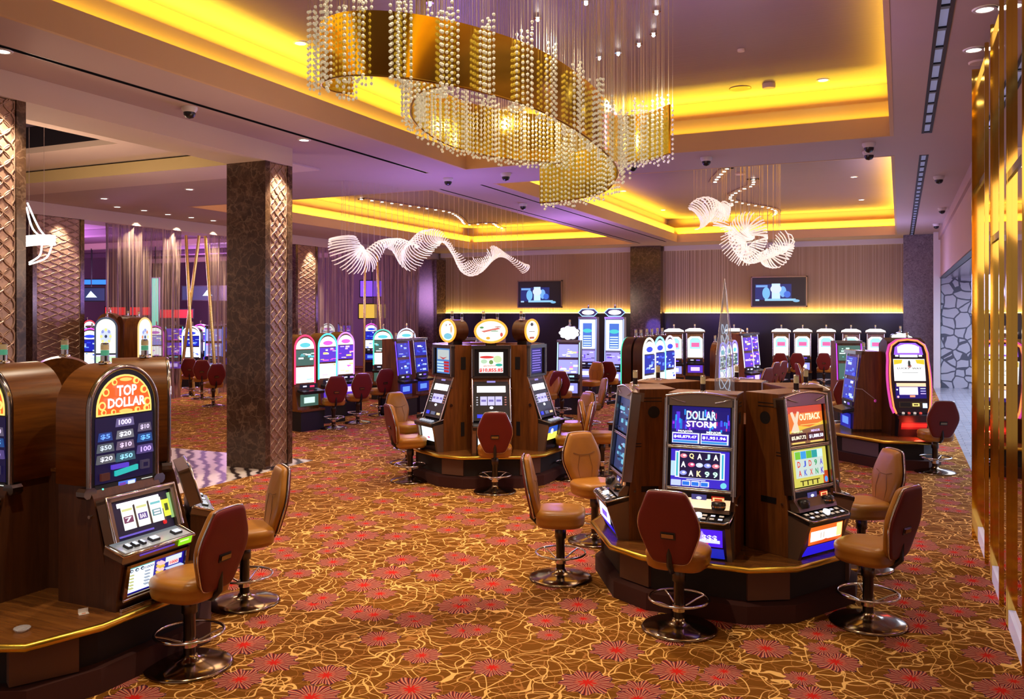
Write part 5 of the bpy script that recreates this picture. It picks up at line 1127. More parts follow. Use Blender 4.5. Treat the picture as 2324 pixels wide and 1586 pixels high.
PAL_B = [(20, 30, 150), (90, 130, 255), (40, 60, 220), (170, 190, 255), (225, 235, 255)]
PAL_P = [(90, 50, 190), (220, 190, 255), (240, 90, 200), (250, 220, 120), (240, 240, 255)]
PAL_G = [(60, 90, 80), (190, 230, 210), (90, 190, 200), (230, 235, 240), (250, 250, 255)]
PAL_W = [(150, 150, 230), (250, 250, 255), (210, 120, 220), (250, 230, 150), (250, 250, 250)]
FAR = [  # px, depth, heading, kind, top, palette, glow, label
 (706, 17.6, 102, 'arch', 1.97, PAL_G, (250, 60, 110), 'arch topped machine with pink crown light beside the big marble column'),
 (757, 18.9, 102, 'arch', 1.97, PAL_P, (90, 230, 230), 'arch topped machine with turquoise crown, second in the left rear row'),
 (797, 20.2, 102, 'arch', 1.97, PAL_P, (210, 140, 250), 'arch topped machine with lilac crown, third in the left rear row'),
 (868, 24.0, 150, 'arch', 1.97, PAL_G, (80, 200, 180), 'arch topped machine with green crown behind the left rear row'),
 (922, 25.5, 150, 'arch', 1.97, PAL_G, (200, 210, 250), 'arch topped machine with pale crown behind the two blue screened machines'),
 (926, 20.2, 94, 'wood', 1.80, PAL_B, (110, 70, 255), 'walnut machine with blue screens and violet edge light, left of centre'),
 (965, 21.1, 94, 'wood', 1.80, PAL_B, None, 'walnut machine with blue screens, right neighbour of the violet edged one'),
 (1050, 19.0, 165, 'wood', 1.86, PAL_P, None, 'machine with white lit square topper behind the middle counter'),
 (1104, 21.5, 180, 'wood', 1.86, PAL_W, None, 'machine half hidden behind the wide oval topper'),
 (1288, 20.4, 168, 'cloud', 1.76, PAL_W, (190, 240, 255), 'machine with white scalloped cloud shaped topper'),
 (1331, 25.6, 172, 'tall', 2.30, PAL_W, (150, 170, 255), 'tall white lit machine with hexagonal topper, left one of the pair'),
 (1392, 24.3, 172, 'tall', 2.30, PAL_W, (170, 190, 255), 'tall white lit machine with hexagonal topper, right one of the pair'),
 (1496, 15.2, 98, 'arc', 1.98, PAL_B, (240, 240, 210), 'arc topped machine with blue screen, nearest of three behind the right counter'),
 (1519, 15.95, 98, 'arc', 1.98, PAL_B, (150, 230, 255), 'arc topped machine with blue screen, middle of three behind the right counter'),
 (1541, 16.7, 98, 'arc', 1.98, PAL_B, (250, 220, 250), 'arc topped machine with blue screen, farthest of three behind the right counter'),
 (1426, 15.4, 278, 'arc', 1.98, PAL_B, (60, 200, 160), 'dark arc topped machine seen from behind with green crown light'),
 (1456, 16.3, 278, 'arc', 1.98, PAL_B, (200, 160, 230), 'dark arc topped machine seen from behind with lilac crown light'),
 (1486, 17.4, 278, 'arc', 1.98, PAL_B, (210, 235, 190), 'dark arc topped machine seen from behind with pale green crown light'),
 (1530, 27.0, 165, 'lamp', 1.82, PAL_W, None, 'machine with white domed topper against the navy wall beside the marble pilaster'),
 (1578, 27.5, 165, 'lamp', 1.82, PAL_P, None, 'machine with white domed topper left of the glass spire'),
 (1660, 18.0, 95, 'arch', 1.80, PAL_G, None, 'round topped walnut machine right of the glass spire, first of three'),
 (1674, 18.75, 95, 'arch', 1.80, PAL_G, None, 'round topped walnut machine, second of three right of the glass spire'),
 (1686, 19.5, 95, 'arch', 1.80, PAL_G, None, 'round topped walnut machine, third of three right of the glass spire'),
 (1708, 23.0, 108, 'wood', 1.86, PAL_P, (235, 235, 255), 'machine with white edge light behind the three walnut round tops'),
 (1722, 24.0, 108, 'wood', 1.86, PAL_P, (225, 225, 255), 'machine with white edge light, farther neighbour behind the walnut round tops'),
 (1668, 28.5, 165, 'lamp', 1.80, PAL_P, None, 'machine with pink white topper in the far row right of the glass spire'),
 (1772, 29.0, 176, 'lamp', 1.78, PAL_W, None, 'lantern topped machine against the navy wall, left of three'),
 (1821, 29.0, 176, 'lamp', 1.78, PAL_W, None, 'lantern topped machine against the navy wall, middle of three'),
 (1875, 29.0, 176, 'lamp', 1.78, PAL_W, None, 'lantern topped machine against the navy wall, right of three'),
 (1932, 28.5, 176, 'lamp', 1.78, PAL_W, None, 'lantern topped machine whose top shows above the teal screened machine'),
 (1988, 28.5, 176, 'lamp', 1.78, PAL_P, None, 'lantern topped machine whose top shows above the walnut side panel'),
 (1932, 18.6, 160, 'wood', 1.80, PAL_G, (190, 60, 250), 'walnut machine with teal white paytable screen and violet strip'),
 (2050, 19.5, 170, 'cloud', 1.62, PAL_G, None, 'machine with small red framed topper above the neon outlined machine'),
]
for i, (px, d, h, kind, zt, pal, gl, lab) in enumerate(FAR):
    x, y = ray_xy(px, d)
    if h == 278: q = {1426: (1496, 15.2), 1456: (1519, 15.95), 1486: (1541, 16.7)}[px]; x, y = ray_xy(*q); n_ = nvec(98); x -= 0.80 * n_[0]; y -= 0.80 * n_[1]
    far_machine(lab, x, y, h, kind, 100 + i * 7, zt, pal, glow=gl, dp=0.38 if 1490 < px < 1550 and d < 17 or h == 278 or 1655 < px < 1690 and d < 20 else 0.55)
# the side-on machine beside the neon one
x, y = -0.33, 15.35
t = far_machine('walnut machine seen side on with a hanging white cord, left of the neon one', x - 0.55, y + 0.05, 250, 'wood', 77, 1.78, PAL_B, 0.62, None, base=False)
mb = MB(); pts = [Vector((-0.315, 0.10, 1.30)), Vector((-0.32, 0.06, 1.22)), Vector((-0.325, 0.12, 1.17)), Vector((-0.325, 0.22, 1.16)), Vector((-0.325, 0.32, 1.08)), Vector((-0.325, 0.42, 1.0))]
for s_ in (1,):
    P2 = [(-0.325 * -1, p.y, p.z) for p in pts]
    mb.tube(P2, 0.006, M_WHITE, 6); mb.lathe([(0.025, 0), (0.025, 0.02)], M_CHROME, 12, T(0.31, 0.43, 0.97) @ RY(90))
mb.build('cord', t)
# left hall wheels and rows behind the curtain
x, y = ray_xy(237, 20.4); far_machine('wheel machine with tall lit arched sign, left one above the round tops', x, y, 140, 'wheel', 5, 2.32, PAL_W, 0.52, None, 1.3, glow=(60, 70, 90))
x, y = ray_xy(345, 20.0); far_machine('wheel machine with tall lit arched sign seen obliquely, right one above the round tops', x, y, 78, 'wheel', 6, 2.32, PAL_W, 0.52, None, 1.3, glow=(230, 190, 120))
x, y = ray_xy(262, 21.9); far_machine('walnut backed wheel machine turned away between the two lit wheel signs', x, y, 330, 'wheel', 8, 2.42, PAL_W, 0.52, None, 0.8, glow=(60, 40, 30))
x, y = ray_xy(322, 21.6); far_machine('walnut backed wheel machine with rounded top, right of the turned one', x, y, 20, 'wheel', 9, 2.34, PAL_W, 0.52, None, 0.8, glow=(60, 40, 30))
k = 0
for px, d in ((198, 24), (212, 28), (256, 29), (302, 29.6), (348, 29), (392, 29.6), (430, 28), (483, 28.8), (450, 33), (498, 32), (742, 36), (782, 37), (842, 35.4)):
    x, y = ray_xy(px, d); k += 1
    far_machine('violet lit slot machine in the hall behind the sheer curtains', x, y, 150, 'arc' if k % 2 else 'wood', 300 + k, 2.0, [PAL_P, PAL_B, PAL_W][k % 3], 0.6, 'hall machines behind the curtains', 1.6, glow=[(60, 120, 255), (240, 80, 220), (90, 220, 255), (255, 255, 255)][k % 4])

# stools of the far rows
FST = [(757, 972, 132, 'red-backed stool in front of the turquoise crowned machine'), (812, 960, 128, 'red-backed stool in front of the lilac crowned machine'), (862, 942, 120, 'red-backed stool at the walnut side panel left of centre'),
 (484, 922, 120, 'dark red stool against the far side of the big marble column'), (458, 905, 135, 'dark red stool left of the marble column in the rear hall'), (432, 898, 140, 'dark red stool at the edge of the sheer curtain'),
 (1275, 951, 168, 'red-backed stool in front of the cloud topped machine'), (1238, 956, 20, 'pinkish tan stool left of the cloud topped machine stool'), (1340, 918, 15, 'tan stool between the two tall white machines'), (1384, 912, 172, 'dark red stool in front of the right tall white machine'), (1338, 985, 60, 'blue lit stool with turned back right of the cloud topped machine'),
 (1772, 877, 176, 'red stool in front of the left lantern topped machine'), (1810, 877, 176, 'red stool in front of the middle lantern topped machine'), (1870, 877, 176, 'red stool in front of the right lantern topped machine'),
 (1737, 915, 110, 'tan stool edge-on behind the rear machine of the right counter'), (1754, 910, 110, 'tan stool edge-on, second behind the rear machine of the right counter'), (1838, 922, 250, 'pink lit stool left of the side-on leaning machine'), (1716, 938, 112, 'tan stool in front of the three walnut round tops'),
 (1912, 985, 165, 'dark red stool in front of the teal screened machine'),
 (2122, 1072, 160, 'red-backed stool in front of the neon outlined machine')]
for px, py, h, lab in FST:
    x, y = px_at(px, py, 0); stool(x, y, h, lab, 'padded stools in the far rows')

# ------------------------------------------------------------------ televisions
def tv(xc, zc, label):
    t = thing('wall_television', label, 'television', (xc, 32.98, zc))
    mb = MB(); mb.box(-0.96, 0.96, -0.10, 0.0, -0.53, 0.53, M_BLACK); mb.build('housing', t)
    mb = MB()
    for a, b, c, d in ((-1.0, 1.0, 0.53, 0.57), (-1.0, 1.0, -0.57, -0.53), (-1.0, -0.96, -0.57, 0.57), (0.96, 1.0, -0.57, 0.57)): mb.box(a, b, -0.11, 0, c, d, M_BRONZE)
    mb.build('frame', t)
    art('screen', t, T(0, -0.102, 0), [('r', -0.92, 0.92, -0.49, 0.49, (8, 8, 14)), ('r', -0.85, 0.45, -0.30, 0.28, (20, 40, 110)), ('r', -0.25, 0.05, -0.30, 0.30, (190, 220, 255), 1.2), ('e', -0.45, -0.05, 0.14, 0.22, (120, 190, 250)), ('e', 0.15, 0.0, 0.12, 0.2, (120, 180, 255)), ('e', -0.1, 0.1, 0.2, 0.16, (220, 235, 255)), ('r', -0.5, 0.6, -0.34, -0.26, (150, 210, 250)),
        ('e', 0.62, -0.34, 0.12, 0.05, (130, 190, 230)), ('t', 'FIREBALL', -0.62, 0.20, 0.42, 0.08, (120, 170, 235)), ('e', 0.3, -0.1, 0.12, 0.12, (60, 110, 220)), ('r', -0.84, -0.7, -0.34, -0.28, (170, 210, 250))][:-3] + [('r', -0.82, -0.40, 0.17, 0.25, (120, 170, 235)), ('e', 0.3, -0.1, 0.12, 0.12, (60, 110, 220)), ('r', -0.84, -0.7, -0.34, -0.28, (170, 210, 250))])
    return t
tv(-13.68, 3.22, 'wall television with blue picture on the left slatted panel')
tv(-4.08, 3.22, 'wall television with blue picture on the right slatted panel')

# ------------------------------------------------------------------ curtains and gold rods
def curtain(ya, yb, label, x=-18.75):
    mb = MB(); n = int((yb - ya) / 0.05); rows = 14; vs = []; fs = []
    rr = random.Random(int(ya * 10)); ph = [rr.uniform(0, 6) for _ in range(4)]
    for j in range(rows + 1):
        z = 4.74 * j / rows; g_ = (1 - z / 4.74)
        for i in range(n + 1):
            y = ya + (yb - ya) * i / n
            yy = (ya + yb) / 2 + (y - (ya + yb) / 2) * (1.0 - 0.05 * math.sin(g_ * 2.5))
            dx = 0.07 * math.sin(y * 17 + ph[0] + 0.8 * math.sin(z * 0.7)) + 0.05 * math.sin(y * 41 + ph[1]) + 0.06 * math.sin(y * 5 + ph[2])
            vs.append((x + dx, yy, z + 0.01))
    for j in range(rows):
        for i in range(n): a = j * (n + 1) + i; fs.append((a, a + 1, a + n + 2, a + n + 1))
    mb.add(vs, fs, M_SHEER, True); o = mb.build('sheer_curtain'); tag(o, label, 'curtain')
curtain(15.75, 18.35, 'wide sheer brown curtain behind the wheel machines, left of the big marble column')
curtain(19.45, 20.3, 'strip of sheer curtain touching the left side of the big marble column')
curtain(24.6, 26.9, 'sheer brown curtain just right of the big marble column')
curtain(28.2, 31.6, 'sheer brown curtain beside the dark corner column')
for i, (px0, py0, px1, py1, dd, lab) in enumerate([(422, 535, 440, 1000, 25.5, 'slim gold rod, left of the three leaning rods'), (452, 532, 405, 1000, 25.6, 'slim gold rod crossing in the middle of the three leaning rods'), (466, 535, 492, 1000, 25.7, 'slim gold rod, right of the three leaning rods'),
     (829, 585, 826, 930, 32.8, 'thin gold rod between the two sheer curtains, straight one'), (855, 585, 868, 930, 33.0, 'thin violet gold rod between the two sheer curtains, slanted one')]):
    a = ray_xy(px0, dd - 0.5); b = ray_xy(px1, dd - 0.5)
    mb = MB(); mb.tube([(b[0], b[1], 0.0), (a[0], a[1], 4.7)], 0.045, M_GOLDP, 8); tag(mb.build('gold_rod'), lab, 'rod', 'leaning gold rods')
# hall back: signs, televisions, lit cove bands
for i, (px, py, d, w, h_, c, lab) in enumerate([(206, 668, 34, 1.1, 0.5, (30, 40, 80), 'hall television left of the wide curtain'), (470, 665, 38, 2.2, 0.6, (30, 40, 80), 'hall television seen between the gold rods'),
        (262, 706, 38, 0.9, 0.35, (250, 30, 40), 'glowing red sign behind the curtain, left'), (318, 706, 38, 0.9, 0.35, (250, 30, 40), 'glowing red sign behind the curtain, middle'), (398, 712, 37, 1.5, 0.35, (250, 30, 40), 'glowing red sign behind the curtain, right'), (352, 690, 33, 0.25, 2.0, (120, 240, 210), 'vertical turquoise light strip behind the curtain'), (208, 640, 36, 1.4, 0.2, (50, 120, 240), 'blue light band in the hall'), (843, 655, 38.4, 1.0, 0.7, (120, 70, 230), 'violet lit panel between the two rear curtains'), (846, 706, 37.2, 1.2, 0.6, (190, 150, 60), 'amber lit panel between the two rear curtains')]):
    x, y = ray_xy(px, d); z = CAM_H - (py - HY) * d / F_PX
    t = thing('hall_sign', lab, 'sign', (x, y, z), hd(155))
    mb = MB(); mb.box(-w / 2 - 0.04, w / 2 + 0.04, 0, 0.08, -h_ / 2 - 0.04, h_ / 2 + 0.04, M_BLACK); mb.tube([(0, 0.04, h_ / 2), (0, 0.04, 5.2 - z)], 0.02, M_BLACK, 6); mb.build('housing', t)
    art('lit_face', t, I4, [('r', -w / 2, w / 2, -h_ / 2, h_ / 2, c, 1.6)] + ([('p', [(-0.2, -0.12), (0.0, 0.14), (0.25, -0.12)], (200, 225, 255), 1.8)] if 'television' in lab else []))
mb = MB()
M_HB = mat('hall_band_glow', (0.3, 0.15, 0.2), 0.5, 0, (0.75, 0.28, 0.45), 0.35)
for q, yy in enumerate(range(4, 33, 4)): mb.box(-35, -20, yy, yy + 0.5, 5.0, 5.19, M_HB if q % 2 else M_HALLC)
struct(mb.build('ceiling_hall_band'))
for i in range(9):
    x, y = -35.6, 10 + i * 2.4
    far_machine('violet lit slot machine along the far hall wall', x, y, 95, 'arc', 500 + i, 2.1, [PAL_P, PAL_B, PAL_W][i % 3], 0.7, 'slot machines along the hall wall', 1.6, glow=[(60, 120, 255), (240, 80, 220), (250, 60, 80)][i % 3])

# ------------------------------------------------------------------ chandeliers
def catmull(P_, n):
    out = []
    for i in range(len(P_) - 1):
        p0, p1, p2, p3 = (Vector(P_[max(0, min(len(P_) - 1, i + k - 1))]) for k in range(4))
        for j in range(n):
            t = j / n; out.append(0.5 * ((2 * p1) + (-p0 + p2) * t + (2 * p0 - 5 * p1 + 4 * p2 - p3) * t * t + (-p0 + 3 * p1 - 3 * p2 + p3) * t ** 3))
    out.append(Vector(P_[-1])); return out
def unproj(px, py, d):
    x, y = ray_xy(px, d); return (x, y, CAM_H - (py - HY) * d / F_PX)
RA = [(800, 212, 6.45), (757, 206, 6.3), (728, 190, 6.1), (765, 174, 5.85), (830, 170, 5.7), (915, 176, 5.65), (1000, 189, 5.7), (1080, 205, 5.8), (1200, 240, 6.05), (1300, 290, 6.4), (1370, 343, 6.85), (1402, 385, 7.3), (1392, 415, 7.6), (1365, 437, 7.75), (1300, 452, 7.9), (1225, 460, 8.0)]
RB = [(1000, 195, 6.1), (955, 208, 6.25), (933, 240, 6.5), (936, 268, 6.8), (965, 298, 7.1), (1010, 325, 7.35), (1063, 343, 7.55), (1130, 356, 7.7), (1198, 364, 7.85), (1300, 369, 7.95), (1405, 367, 8.0), (1470, 362, 7.85), (1520, 347, 7.55)]
chand = thing('crystal_chandelier', 'large spiral chandelier of polished gold bands hung with crystal beads', 'chandelier', (-2.9, 6.6, 5.95))
def to_local(p): return Vector(p) - Vector((-2.9, 6.6, 5.95))
BH = 0.43
strands = []
for name, pl in (('gold_band', RA), ('inner_gold_band', RB)):
    cv = catmull([unproj(*p) for p in pl], 10)
    mb = MB(); N = len(cv)
    vs = []; th = 0.008
    for i, p in enumerate(cv):
        d = cv[min(i + 1, N - 1)] - cv[max(i - 1, 0)]; nn = Vector((-d.y, d.x, 0)).normalized() * th
        q = to_local(p)
        for s_, z in ((1, 0), (1, BH), (-1, BH), (-1, 0)): vs.append(tuple(q + nn * s_ + Vector((0, 0, z))))
    fs = []
    for i in range(N - 1):
        for k in range(4): l = (k + 1) % 4; fs.append((i * 4 + k, i * 4 + l, i * 4 + 4 + l, i * 4 + 4 + k))
    fs += [(0, 1, 2, 3), tuple(reversed(range(N * 4 - 4, N * 4)))]
    mb.add(vs, fs, M_RIBBON, True); band = mb.build(name, chand)
    m = band.modifiers.new('edge', 'EDGE_SPLIT'); m.split_angle = R(40)
    mb = MB(); mb.tube([tuple(to_local(p)) for p in cv], 0.009, mat('dark_gold_edge', (0.35, 0.2, 0.03), 0.3, 1.0), 6); mb.build('bottom_rim', chand)
    # strand positions on both sides, denser, with gaps
    acc = 0.0; L = 0
    for i in range(N - 1):
        a, b_ = cv[i], cv[i + 1]; seg = (b_ - a).length; d = (b_ - a).normalized(); nn = Vector((-d.y, d.x, 0)).normalized()
        st = 0.038
        while L < acc + seg:
            f = (L - acc) / seg; p = a.lerp(b_, f)
            cl = math.sin(L * 2 * math.pi / 0.29) > -0.1 or name == 'inner_gold_band' or L > 4.2
            if cl:
                off = 0.035 + 0.03 * random.random()
                strands.append((p + nn * off, L)); strands.append((p - nn * off, L))
                if random.random() < 0.35: strands.append((p - nn * (off + 0.05), L))
            L += st
        acc += seg
def strand_geo(mb, p, L):
    q = to_local(p); top = 0.46 + 0.08 * math.sin(L * 21) + random.uniform(-0.02, 0.04); bot = -0.03 + random.uniform(-0.03, 0.02)
    z = bot
    while z < top:
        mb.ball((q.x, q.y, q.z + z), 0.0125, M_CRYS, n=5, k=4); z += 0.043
    mb.tube([(q.x, q.y, q.z + bot), (q.x, q.y, -0.02)], 0.0016, M_WIRE, 3)
random.shuffle(strands)
cam_p = Vector((0, 0, 2.4))
strands.sort(key=lambda s_: (s_[0] - cam_p).length)
for p, L in strands[:100]:
    mb = MB(); strand_geo(mb, p, L); mb.build('crystal_strand', chand)
mb = MB()
for p, L in strands[100:]: strand_geo(mb, p, L)
o = mb.build('more_crystal_strands', chand); o['kind'] = 'stuff'
# canopy plate at the ceiling and small lamps
mb = MB(); cvp = catmull([unproj(*p) for p in RA[3:14]], 6)
for p in cvp[::3]: mb.box(p.x - 2.9 * -1 - 0.12, p.x + 2.9 + 0.12, p.y - 6.6 - 0.12, p.y - 6.6 + 0.12, -0.02, 0.0, M_CHROME)
mb.build('canopy', chand)
lamp_px = [(975, 10), (1220, 45), (1330, 8), (1490, 30), (1483, 80), (1450, 103), (1403, 123), (1360, 133)]
for px, py in lamp_px:
    x, y = px_at(px, py, 5.90); mb = MB(); mb.ball((x + 2.9, y - 6.6, -0.05), 0.022, M_STAR, n=10, k=6); mb.build('lamp', chand)
    mb = MB(); mb.lathe([(0.05, -0.035), (0.05, 0.0)], M_CHROME, 14, T(x + 2.9, y - 6.6, 0)); mb.build('lamp_socket', chand)
for p in ((-2.4, 5.6, 4.4), (-2.9, 7.0, 4.2), (-1.9, 7.4, 4.3)): point('chandelier_lamp', p, (1.0, 0.80, 0.5), 14, 0.04)

def glass_chandelier(label, spine, radii, n_rib, loc, rib_len=1.0, zc=5.95, twist=2.2, seed=1):
    t = thing('glass_ribbon_chandelier', label, 'chandelier', loc)
    rr = random.Random(seed); cv = catmull(spine, 14); N = len(cv)
    LZ = Vector(loc)
    for r_i in range(n_rib):
        pass
    groups = [MB() for _ in range(10)]
    for r_i in range(n_rib):
        u = r_i / (n_rib - 1) * (N - 1); i = int(min(u, N - 2)); p = cv[i].lerp(cv[i + 1], u - i); d = (cv[i + 1] - cv[i]).normalized()
        rad = radii(u / (N - 1)); up = Vector((0, 0, 1)); s_ = d.cross(up).normalized(); v = s_.cross(d)
        a0 = twist * u / (N - 1) * 3 + rr.uniform(-0.15, 0.15); pts = []
        for k in range(9):
            a = a0 + (k / 8 - 0.5) * 3.6 * rib_len; q = rad * (1 + 0.25 * (k / 8))
            pts.append(tuple(p - LZ + s_ * q * math.cos(a) + v * q * math.sin(a) + d * 0.12 * (k / 8 - 0.5)))
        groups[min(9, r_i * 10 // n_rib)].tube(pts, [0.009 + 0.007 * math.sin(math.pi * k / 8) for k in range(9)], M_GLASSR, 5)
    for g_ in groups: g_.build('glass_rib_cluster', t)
    mb = MB()
    for i in range(0, N, 5): p = cv[i] - LZ; mb.tube([tuple(p), (p.x, p.y, zc - loc[2] - 0.01)], 0.004, M_WIRE, 4)
    mb.build('suspension_wire', t)
    return t
# left: long wave
SW = [(775, 540, 17.0), (790, 585, 17.0), (830, 598, 17.2), (868, 560, 17.5), (905, 560, 18.0), (940, 582, 18.4), (970, 545, 18.9), (1003, 535, 19.3), (1035, 570, 19.8), (1065, 603, 20.2), (1095, 580, 20.6), (1125, 575, 21.0), (1155, 585, 21.4), (1190, 612, 21.8)]
sp = [unproj(*p) for p in SW]
glass_chandelier('long wavy chandelier of white glass ribs below the left rear tray', sp, lambda u: 0.23 * (1 - 0.45 * u) + 0.09 * math.sin(u * 19), 120, (sp[5][0], sp[5][1], 5.95), 1.0)
SW2 = [(1575, 500, 16.0), (1600, 480, 16.1), (1635, 490, 16.3), (1650, 470, 16.4), (1640, 525, 16.4), (1670, 565, 16.3), (1700, 575, 16.2), (1725, 540, 16.1), (1705, 505, 16.1), (1680, 530, 16.3), (1700, 580, 16.4), (1740, 570, 16.6), (1770, 550, 16.7), (1760, 585, 16.8), (1730, 590, 16.8)]
sp2 = [unproj(*p) for p in SW2]
glass_chandelier('curled glass rib chandelier like tangled ribbons below the right rear tray', sp2, lambda u: 0.17 + 0.06 * math.sin(u * 23), 120, (sp2[7][0], sp2[7][1], 5.95), 1.0, seed=4)
sp3 = [unproj(*p) for p in [(20, 560, 13), (50, 556, 13.0), (90, 552, 13.2), (125, 553, 13.4)]]
t = thing('arc_chandelier', 'white glowing chandelier with curved arms beside the leftmost marble column', 'chandelier', (sp3[2][0], sp3[2][1], 5.27))
mb = MB(); c0 = Vector(t.location); mW = mat('white_lit_acrylic', (0.9, 0.9, 0.9), 0.3, 0, (0.95, 0.97, 1.0), 1.2)
for dz in (0.0, 0.06, 0.11): mb.tube([tuple(Vector(p) - c0 + Vector((0, 0, dz))) for p in sp3], 0.03, mW, 6)
mb.build('light_bar', t); mb = MB()
for (a, b, c) in (((60, 470), (75, 520), (105, 545)), ((62, 460), (90, 520), (118, 548)), ((118, 556), (105, 585), (66, 600)), ((95, 556), (90, 580), (66, 596))):
    mb.tube([tuple(v - c0) for v in catmull([unproj(*q, 13.1) for q in (a, b, c)], 6)], 0.014, mW, 6)
mb.build('curved_arm', t); mb = MB()
for px in (66, 100): p = Vector(unproj(px, 556, 13.1)) - c0; mb.tube([tuple(p), (p.x, p.y, -0.01)], 0.004, M_WIRE, 4)
mb.build('suspension_wire', t)
# S-shaped lamp plates on the rear tray ceilings
def s_plate(label, pts, z=5.95):
    cv = catmull([(*px_at(a, b, z), 0) for a, b in pts], 5); c0 = cv[len(cv) // 2]
    t = thing('serpentine_lamp_plate', label, 'ceiling lamp', (c0.x, c0.y, z))
    mb = MB(); N = len(cv); vs = []; fs = []
    for i, p in enumerate(cv):
        d = (cv[min(i + 1, N - 1)] - cv[max(i - 1, 0)]).normalized(); n_ = Vector((-d.y, d.x, 0)) * 0.16; q = p - c0
        for s_, zz in ((1, -0.03), (1, 0), (-1, 0), (-1, -0.03)): v = q + n_ * s_; vs.append((v.x, v.y, zz))
    for i in range(N - 1):
        for k in range(4): l = (k + 1) % 4; fs.append((i * 4 + k, i * 4 + l, i * 4 + 4 + l, i * 4 + 4 + k))
    mb.add(vs, fs, mat('mauve_metal_plate', (0.28, 0.18, 0.17), 0.35, 0.3)); mb.build('plate', t)
    L = 0; step = 0.42; acc = 0
    for i in range(N - 1):
        a, b_ = cv[i], cv[i + 1]; s = (b_ - a).length
        while L < acc + s:
            p = a.lerp(b_, (L - acc) / s) - c0; mb = MB(); mb.lathe([(0.045, -0.04), (0.045, -0.03)], M_LAMP, 10, T(p.x, p.y, 0)); mb.build('lamp', t); L += step
        acc += s
s_plate('serpentine ceiling plate with small lamps above the curled glass chandelier', [(1650, 380), (1630, 400), (1622, 412)])
s_plate('winding ceiling plate with small lamps above the curled glass chandelier, longer one', [(1710, 405), (1708, 418), (1685, 428), (1660, 442), (1662, 453), (1700, 462), (1745, 470), (1762, 480), (1745, 495)])
s_plate('winding ceiling plate with small lamps above the long wavy chandelier', [(820, 450), (880, 458), (960, 470), (1020, 480), (1045, 495), (1060, 508), (1115, 505), (1135, 515), (1190, 525)])

# glass spire standing in the middle of the right counter
t = thing('glass_spire', 'tall slender clear glass spire rising from the middle of the right counter', 'sculpture', (C2[0] + 0.02, C2[1] + 0.05, 1.46))
mb = MB(); H = 1.26; q = 0.085
vs = [(-q, -q, 0), (q, -q, 0), (q, q, 0), (-q, q, 0), (-q * 0.75, -q * 0.75, H * 0.45), (q * 0.75, -q * 0.75, H * 0.45), (q * 0.75, q * 0.75, H * 0.45), (-q * 0.75, q * 0.75, H * 0.45), (0, 0, H)]
mb.add(vs, [(0, 1, 5, 4), (1, 2, 6, 5), (2, 3, 7, 6), (3, 0, 4, 7), (4, 5, 8), (5, 6, 8), (6, 7, 8), (7, 4, 8)], M_GLASS); mb.build('glass_body', t)
mb = MB()
for a, b_ in ((0, 4), (1, 5), (2, 6), (3, 7), (4, 8), (5, 8), (6, 8), (7, 8)): mb.tube([vs[a], vs[b_]], 0.0035, M_CHROME, 5)
mb.build('edge_wire', t); mb = MB()
for k in range(7): z = 0.2 + k * 0.1; r_ = 0.06 * (1 - z / 1.4); mb.tube([(r_ * math.cos(a), r_ * math.sin(a), z + 0.05 * math.sin(2 * a)) for a in [2 * math.pi * i / 12 for i in range(12)]], 0.0035, em((200, 225, 255), 0.8), 4, True)
mb.build('inner_filigree', t)

# ------------------------------------------------------------------ ceiling fittings
def downlight(x, y, z, label):
    t = thing('recessed_downlight', label, 'ceiling light', (x, y, z), 0, 'recessed ceiling downlights')
    mb = MB(); mb.lathe([(0.095, -0.012), (0.10, 0.0)], M_WHITE, 20, caps=False); mb.lathe([(0.07, -0.012), (0.095, -0.012)], M_WHITE, 20, caps=False); mb.build('trim_ring', t)
    mb = MB(); mb.lathe([(0.0, -0.008), (0.07, -0.008)], M_LAMP, 20, caps=False); mb.build('lens', t)
DL = [(682, 97, 5.95, 'recessed downlight glowing left of the crystal chandelier'), (1868, 181, 5.95, 'recessed downlight in the gold tray, right of the smoke detectors'),
 (5, 115, SOF, 'recessed downlight at the upper left picture edge'), (318, 306, 5.27, 'recessed downlight between the two nearest marble columns'), (690, 317, SOF, 'recessed downlight just above the big marble column'),
 (168, 421, SOF, 'recessed downlight on the left rear soffit'), (236, 450, SOF, 'recessed downlight right of the left rear soffit one'), (430, 429, SOF, 'recessed downlight left of the big marble column'), (2235, 20, SOF, 'recessed downlight nearest the brass mirror wall'), (2210, 112, SOF, 'second recessed downlight beside the brass mirror wall'),
 (1938, 401, 5.95, 'recessed downlight in the right rear tray, upper'), (1955, 453, 5.95, 'recessed downlight in the right rear tray, lower'), (1415, 433, 5.95, 'recessed downlight in the right rear tray, left corner'), (1505, 476, 5.95, 'recessed downlight near the left edge of the right rear tray'),
 (266, 469, SOF, 'tiny recessed downlight along the far left beam, first'), (327, 477, SOF, 'tiny recessed downlight along the far left beam, second'), (381, 486, SOF, 'tiny recessed downlight along the far left beam, third'), (434, 493, SOF, 'tiny recessed downlight along the far left beam, fourth'), (484, 500, SOF, 'tiny recessed downlight along the far left beam, fifth')]
for px, py, z, lab in DL: x, y = px_at(px, py, z); downlight(x, y, z - 0.001, lab)
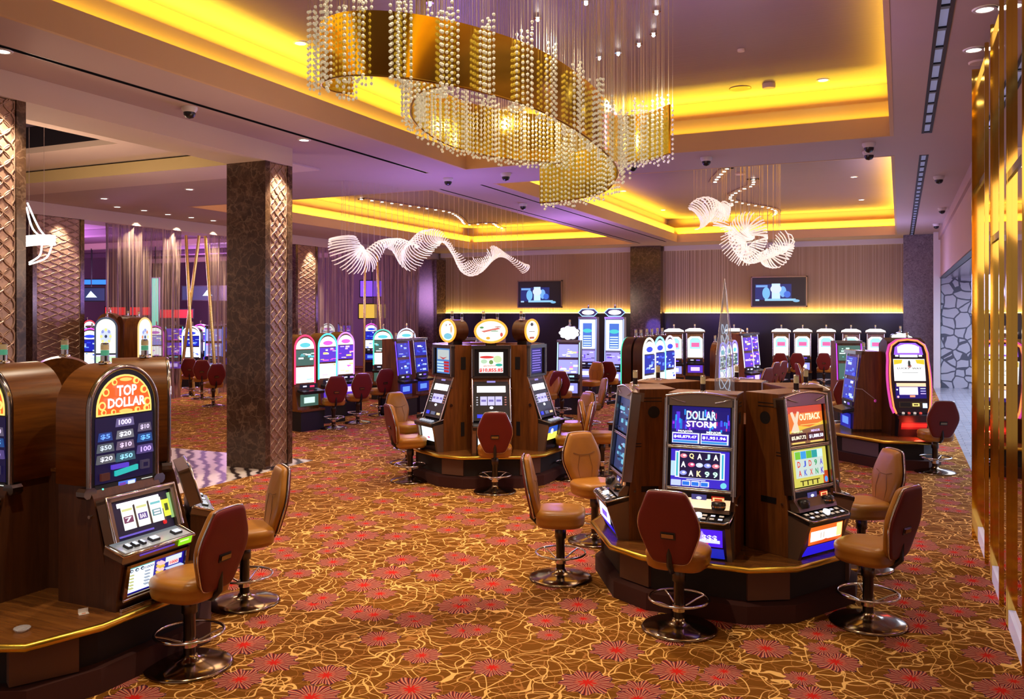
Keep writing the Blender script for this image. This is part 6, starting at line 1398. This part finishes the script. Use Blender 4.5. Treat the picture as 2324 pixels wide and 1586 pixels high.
def dome(px, py, z, label):
    x, y = px_at(px, py, z); t = thing('dome_camera', label, 'security camera', (x, y, z), 0, 'ceiling dome cameras')
    mb = MB(); mb.lathe([(0.10, 0), (0.10, -0.03), (0.075, -0.07)], M_WHITE, 18); mb.build('housing', t)
    mb = MB(); mb.lathe([(0.075, -0.07), (0.072, -0.10), (0.05, -0.135), (0.0, -0.15)], M_BLACK, 18); mb.build('dome', t)
for px, py, lab in [(430, 243, 'black dome camera on the soffit beside the long air slot'), (1017, 404, 'dome camera on the beam near the far end of the long slot'), (1148, 393, 'dome camera right of the long slot'), (1187, 462, 'dome camera between the two rear trays'), (1436, 370, 'dome camera beside the right end of the crystal chandelier'), (1603, 357, 'dome camera on the soffit between the front and rear trays'),
      (1972, 325, 'upper of two dome cameras at the corner of the gold tray'), (1972, 343, 'lower of two dome cameras at the corner of the gold tray'), (2131, 400, 'dome camera right of the rear grille, nearest'), (2138, 472, 'dome camera right of the rear grille, middle'), (2125, 508, 'dome camera right of the rear grille, farthest')]:
    dome(px, py, SOF, lab)
def plate(name, px, py, z, r, label, cat, th=0.03, m=None):
    x, y = px_at(px, py, z); mb = MB(); mb.lathe([(r * 0.9, -th), (r, -th * 0.7), (r, 0)], m or M_SOF2, 22); o = mb.build(name); o.location = (x, y, z); tag(o, label, cat)
plate('ceiling_speaker', 1680, 200, 5.95, 0.17, 'round flush speaker in the gold tray ceiling', 'speaker', 0.012, M_BRONZE)
plate('smoke_detector', 1745, 190, 5.95, 0.10, 'smoke detector right of the round ceiling speaker', 'smoke detector', 0.07)
plate('sprinkler_cap', 1682, 112, 5.95, 0.05, 'small sprinkler cap above the round ceiling speaker', 'sprinkler')
plate('ceiling_speaker', 1175, 256, 5.95, 0.17, 'round flush speaker seen through the chandelier loop', 'speaker', 0.012, M_BRONZE)
plate('ceiling_speaker', 1680, 392, 5.95, 0.13, 'small round fitting between the two serpentine lamp plates', 'speaker', 0.05)
plate('smoke_detector', 2222, 140, SOF, 0.10, 'flat round detector beside the brass mirror wall', 'smoke detector', 0.02)
